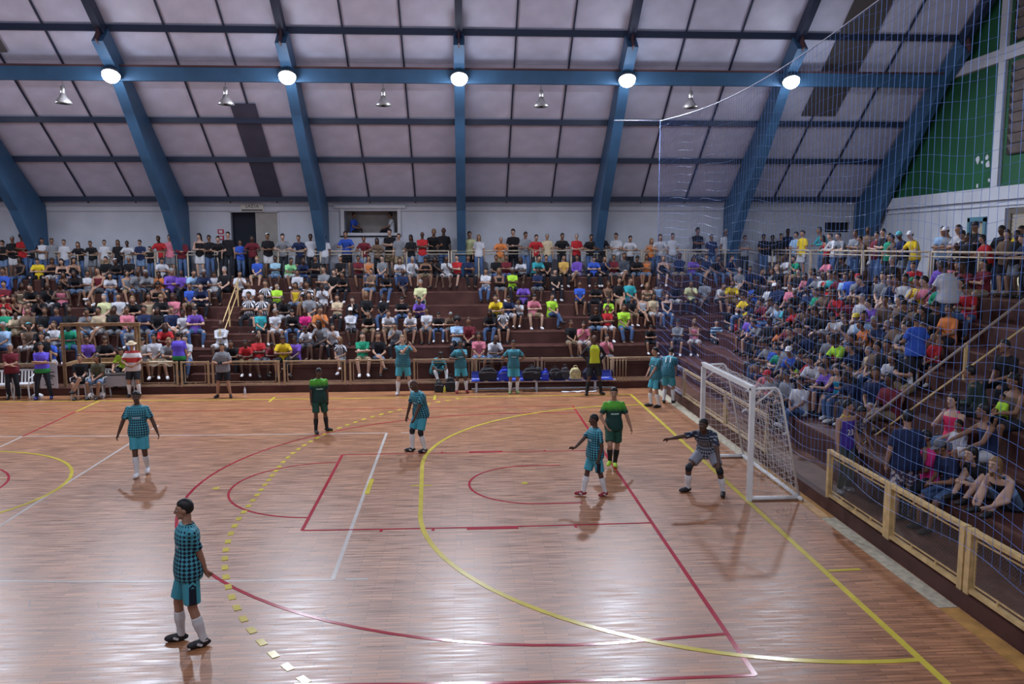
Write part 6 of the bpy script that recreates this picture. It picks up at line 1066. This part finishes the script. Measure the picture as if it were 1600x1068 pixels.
# people at the right-hand fence
hero('man in a purple and gold basketball vest numbered 23 leaning at the fence end', (17.66, -1.75, KZ - .01), R(20), D_(P=(0, 0, .93), hl=(.30, -.05, .86), hr=(-.38, -.22, .86), el=(.6, .7, 0), er=(-.8, .4, 0), fl=(.10, .0, .075), fr=(-.12, -.04, .075), tl=(.5, -1, 0), tr=(-.4, -1, 0), hf=(.85, -.9, -.05), loose=.026, flare=.02), SK_T, jersey('vest_purple', 'purple'), mat('trousers_green_grey', (.06, .075, .065), .8), None, mat('shoe_grey', (.25, .26, .28), .5), vox=.012, top='tank', bottom='trousers', number=('23', 'front', .15, mat('number_white', (.75, .76, .78), .6), -.008, -.13), collar=mat('trim_gold', (.6, .42, .05), .6), scale=.97, flash=M_sw)
hero('man in a dark navy T-shirt and floral shorts seen from behind in the aisle', (17.95, -3.25, KZ - .01), R(170), D_(hl=(.28, -.02, .86), hr=(-.28, -.02, .86), fl=(.11, .04, .075), fr=(-.13, -.06, .075), loose=.035, flare=.02, girth=1.12, hf=(0, -1, .1)), SK_T, cloth('n'), jersey('shorts_floral', 'floral'), None, SHOE[2], vox=.012, scale=1.03)
hero('person in a black plaid shirt bending over beside the vest-wearing man', (17.98, -1.25, KZ - .01), R(30), D_(P=(0, .1, .88), up=(0, -.2, 1), up2=(0, -.7, 1), hl=(.1, -.42, .80), hr=(-.1, -.42, .82), fl=(.12, 0, .075), fr=(-.12, 0, .075), hf=(-.1, -1, -.5), hup=(0, -.3, 1), loose=.03, lean_set=1), SK_B, jersey('cloth_plaid', 'plaid'), bot('dark'), None, M_sb, vox=.013, scale=.95)
hero('boy in a blue shirt standing on the side stand stairs, seen from behind', (20.05, .3, ZS[2]), R(190), D_(hl=(.20, -.25, 1.1), hr=(-.26, -.05, .9), fl=(.1, .06, .075), fr=(-.1, -.1, .075), hf=(-.5, -1, 0), loose=.03, flare=.03), SK_B, cloth('b'), bot('dshort'), M_ws, mat('shoe_blue', (.04, .08, .2), .5), vox=.0145, scale=.93)
hero('large man in a white T-shirt and jeans climbing the side stand', (21.6, 1.9, ZS[4]), R(200), D_(P=(0, .05, .95), up2=(0, -.3, 1), hl=(.25, -.3, .95), hr=(-.25, -.2, .95), fl=(.12, .05, .075), fr=(-.12, -.2, .075), loose=.04, girth=1.2, hf=(.3, -1, -.2)), SK_D, cloth('w'), bot('jeans'), None, M_sb, vox=.0145, bottom='trousers', scale=1.05)

# the row of people nearest the camera on the side stand
def sit_r(drop=.42, **k): return sit(**{**dict(P=(0, .03, drop + .12), hl=(.05, -.32, drop + .20), hr=(-.05, -.30, drop + .21)), **k})
hero('boy in a magenta T-shirt sitting on the lowest step, arm stretched forward', (18.36, -3.2, KZ - .01), R(-95), sit_r(.58, hr=(-.25, -.50, .86), dr=(-.2, -1, 0), up2=(0, -.2, 1)), SK_B, cloth('P'), bot('dark'), None, M_sb, vox=.0135, bottom='trousers', scale=.97)
hero('person in a grey cap and dark top hunched on the lowest step', (18.38, -3.78, KZ - .01), R(-85), sit_r(.58, up2=(0, -.5, 1), hf=(0, -1, -.4)), SK_B, cloth('n'), bot('jeans'), None, M_sb, vox=.0135, hat='2', hatm=mat('cap_grey', (.12, .13, .15), .7))
hero('dark-haired woman in a neon red top lifting a hand to her face', (19.1, -2.6, ZS[0]), R(-70), sit_r(hr=(-.05, -.20, .98), er=(-.5, -.2, -.8), dr=(.1, .1, 1)), SK_L, mat('cloth_neon_red', (.70, .03, .12), .7), bot('denim'), None, M_sb, hair='long', vox=.0135, top='tank')
hero('small child in a white and grey top sitting against the man in the navy vest', (18.95, -3.03, ZS[0]), R(-80), sit_r(.42, hl=(.1, -.3, .62), hr=(-.1, -.3, .6)), SK_B, cloth('w'), mat('cloth_red_short', (.4, .03, .04), .8), None, M_sb, vox=.0145, scale=.74)
hero('man in a navy vest and white shorts sitting with arms round the child', (19.12, -3.48, ZS[0]), R(-100), sit_r(hl=(.3, -.42, .68), hr=(-.1, -.5, .72), up2=(0, -.2, 1), hf=(-.2, -1, .0)), SK_B, cloth('n'), mat('cloth_white_short', (.5, .5, .54), .8), None, M_sb, vox=.0135, top='tank')
hero('woman in a brown strappy top with a toddler on her lap at the right edge', (19.88, -3.0, ZS[1]), R(-85), sit_r(hl=(.08, -.36, .70), hr=(-.10, -.36, .66), up2=(0, -.15, 1), hf=(.1, -1, -.2), girth=1.1), SK_B, cloth('B'), bot('dshort'), None, M_sb, hair='bun', vox=.0135, top='tank')
hero('toddler in a green top held on the lap of the woman in brown', (19.68, -3.0, ZS[1] + .36), R(-85), sit_r(.42), SK_B, cloth('l'), bot('dshort'), None, M_sb, vox=.0145, scale=.48)
hero('dark long-haired woman in black on the lowest step, left of the fair-haired one', (18.74, -4.1, ZS[0]), R(-78), dict(P=(0, .03, .12), up=(0, -.3, 1), up2=(0, -.75, 1), fl=(.13, -.52, .075), fr=(-.10, -.50, .075), kl=(.2, -.3, 1), kr=(-.2, -.3, 1), hl=(.12, -.42, .30), hr=(-.12, -.42, .30), hf=(0, -1, -.0), hup=(0, -.1, 1)), SK_L, cloth('k'), mat('cloth_white_short', (.5, .5, .54), .8), None, M_sb, hair='long', vox=.0135)
hero('fair long-haired woman with glasses, black top and denim shorts, holding her ankles', (18.74, -4.62, ZS[0]), R(-72), dict(P=(0, .03, .12), up=(0, -.35, 1), up2=(0, -.85, 1), fl=(.13, -.55, .075), fr=(-.10, -.50, .075), kl=(.25, -.3, 1), kr=(-.3, -.3, 1), hl=(.14, -.56, .16), hr=(-.12, -.54, .18), hf=(.1, -1, .1), hup=(0, .05, 1)), SK_L, cloth('k'), bot('denim'), None, M_sb, hair='long', hairm=HAIR[2], vox=.0135, top='tank')
hero('person in a long dark jacket sitting alone on the bare steps', (19.88, -2.05, ZS[1]), R(-130), sit_r(up2=(0, -.4, 1)), SK_B, mat('cloth_dark_green', (.02, .035, .03), .8), bot('dark'), None, M_sb, vox=.0145, top='sweater', bottom='trousers')
hero('person in black with big white trainers sitting above the long dark jacket', (20.6, -1.75, ZS[2]), R(-75), sit_r(up2=(0, -.3, 1)), SK_B, cloth('k'), bot('dark'), None, M_sw, vox=.0145, bottom='trousers')
pch = thing('pouch', 'light blue pouch lying on the step beside the boy in magenta', 'pouch', (18.45, -3.5, ZS[0])); g = G(); g.blob((0, 0, .035), (.14, .07, .04), 12, 7); link('pouch_body', remesh(g, .012, 1, floor_z=0), mat('pouch_blue', (.10, .24, .36), .6), pch); G().tube([(-.1, -.02, .06), (0, -.03, .078), (.1, -.02, .06)], .005, 5).obj('zip', MATS['zip_grey'], pch)
# ---------------------------------------------------------------- spectators
random.seed(11)
SEATP = list(POSES); ROWN = ['first', 'second', 'third', 'fourth', 'fifth', 'sixth', 'top']
def spectator_choice(i, row, col, fl):
    rnd = random.Random(i*7 + 3); fem = 'F' in fl; child = 'C' in fl
    if row == 'W': pose = rnd.choice(['stand_rail', 'stand_rail', 'stand_down', 'stand_fold', 'stand_hold'])
    else: pose = rnd.choice(SEATP if not child else ['seat_lap', 'seat_chin', 'seat_phone'])
    skin = rnd.choices(SKIN, (4, 4, 3, 2))[0]
    if fem: hair, hm = 'long', rnd.choices(HAIR[:3], (6, 3, 1))[0]
    else: hair, hm = ('afro' if '4' in fl else rnd.choice(['short', 'short', 'short', None if skin is SKIN[2] else 'short'])), rnd.choices(HAIR, (9, 2, .4, .8))[0]
    top = 'tank' if col == 'q' or (fem and rnd.random() < .45) else ('sweater' if rnd.random() < .08 and not child else 'shirt')
    b = rnd.choice(['jeans', 'jeans', 'dark', 'dark']) if rnd.random() < (.45 if not fem else .4) else rnd.choice(['dshort', 'dshort', 'denim', 'khaki', 'gshort', 'wshort'])
    bt_ = 'trousers' if b in ('jeans', 'dark') else 'shorts'
    hat = next((c for c in fl if c in HATS), None)
    return pose, skin, top, b, bt_, hair, hm, hat
people = []
for i, r in enumerate(PEOPLE):
    st, row, x, y, z, s, col, fl, big = r
    people.append((i, st, row, x, y, z, s, col, fl, big))
# count same-coloured tops inside each row so that every label can single its person out
groups = {}
for p in people: groups.setdefault((p[1], p[2], p[7]), []).append(p)
LABEL = {}
for (st, row, col), L in groups.items():
    L.sort(key=lambda p: p[3] if st == 'F' else -p[4])
    nm = WORD[col][0]
    where = {'F': 'far stand', 'R': 'side stand'}[st]
    for n, p in enumerate(L):
        who = 'child' if 'C' in p[8] else 'woman' if 'F' in p[8] else 'person'
        hat = next((HATS[c][0] for c in p[8] if c in HATS), None)
        txt = f'{who} in {nm} top' + (f' and {hat}' if hat else '')
        txt += f', on the {where} walkway' if row == 'W' else f', {ROWN[int(row)]} row of the {where}'
        if len(L) > 1: txt += f', {ORD[n] if n < 20 else str(n+1) + "th"} {nm.split()[0]} one from left'
        if len(txt.split()) > 16: txt = txt.replace(' of the ', ', ')
        if len(txt.split()) > 16: txt = txt.replace(' top and ', ' and ').replace(' one from left', ' from left')
        LABEL[p[0]] = txt
stuff = []
for p in people:
    i, st, row, x, y, z, s, col, fl, big = p
    pose, skin, top, b, bt_, hair, hm, hat = spectator_choice(i, row, col, fl)
    rnd = random.Random(i); rz = rnd.uniform(-.35, .35) + (0 if st == 'F' else -1.15)
    if st == 'F' and x < 5: rz += .25
    if pose == 'stand_rail' and st == 'R': rz = -1.57 + rnd.uniform(-.15, .15)
    if pose == 'stand_rail' and st == 'F': rz = rnd.uniform(-.15, .15)
    tm = cloth(col); hatm = None
    if hat: hatm = mat('cloth_' + HATS[hat][0].replace(' ', '_'), HATS[hat][1], .7)
    if big:
        t = thing('person', LABEL[i], 'person', (x, y, z), rz, {'W': 'standing spectators'}.get(row, 'seated spectators') + (' of the far stand' if st == 'F' else ' of the side stand'))
        t.scale = (s*(-1 if rnd.random() < .5 and 'rail' not in pose else 1), s, s*rnd.uniform(.97, 1.04))
        dress(PROTO[pose], t, skin, top, tm, bt_, bot(b), hair, hm, hat, hatm, rnd.choice(SHOE))
    else:
        stuff.append((PROTO[pose], Matrix.Translation((x, y, z)) @ Matrix.Rotation(rz, 4, 'Z') @ Matrix.Scale(s, 4), skin, top, tm, bt_, bot(b), hair, hm, hat, hatm, rnd.choice(SHOE)))
def build_stuff(L):
    cache = {}
    def arr(me):
        if me.name not in cache:
            co = np.empty(len(me.vertices)*3, np.float32); me.vertices.foreach_get('co', co)
            polys = [tuple(p.vertices) for p in me.polygons]; cache[me.name] = (co.reshape(-1, 3), polys)
        return cache[me.name]
    # light versions of the prototype meshes
    light = {}
    def lite(me):
        if me.name not in light:
            o = bpy.data.objects.new('t', me); C.objects.link(o); m = o.modifiers.new('d', 'DECIMATE'); m.ratio = .16
            light[me.name] = bpy.data.meshes.new_from_object(o.evaluated_get(bpy.context.evaluated_depsgraph_get())); bpy.data.objects.remove(o)
        return light[me.name]
    mats = []; cos = []; faces = []; mi = []; base = 0
    for f, M_, skin, top, tm, bt_, bm_, hair, hm, hat, hatm, sh in L:
        hd = Matrix.Translation(f['hc']) @ f['H']
        items = [(f['body'], skin, None), (f[top], tm, None), (f[bt_], bm_, None), (f['shoe_l'], sh, None), (f['shoe_r'], sh, None)]
        if hair: items.append((HAIRM['short' if hat and hair == 'afro' else hair], hm, hd))
        if hat: items.append((HATM if hat == '3' else CAPM, hatm, hd))
        for me, m, T in items:
            co, polys = arr(lite(me)); T = M_ @ T if T is not None else M_
            A = np.array(T)[:3]; cos.append(co @ A[:, :3].T + A[:, 3])
            if m not in mats: mats.append(m)
            k = mats.index(m); faces += [tuple(v + base for v in q) for q in polys]; mi += [k]*len(polys); base += len(co)
    me = bpy.data.meshes.new('crowd'); me.from_pydata(np.concatenate(cos).tolist(), [], faces)
    for m in mats: me.materials.append(m)
    me.polygons.foreach_set('material_index', mi); me.polygons.foreach_set('use_smooth', [True]*len(mi)); me.update()
    o = bpy.data.objects.new('crowd', me); C.objects.link(o)
    tag(o, 'rest of the spectators in the upper rows of the two stands', 'crowd', kind='stuff')
if stuff: build_stuff(stuff)
# two people sitting in the commentary box window
for x, rz, col, lab, sk in ((6.5, 1.2, 'b', 'person in blue sitting at the left side of the commentary box window', SKIN[1]), (7.95, -1.3, 'w', 'person in white sitting at the right side of the commentary box window', SKIN[1])):
    t = thing('person', lab, 'person', (x, WY + .45, 5.14), rz); dress(PROTO['seat_cross'], t, sk, 'shirt', cloth(col), 'trousers', bot('dark'), 'short', HAIR[0]); t.scale = (.92,)*3
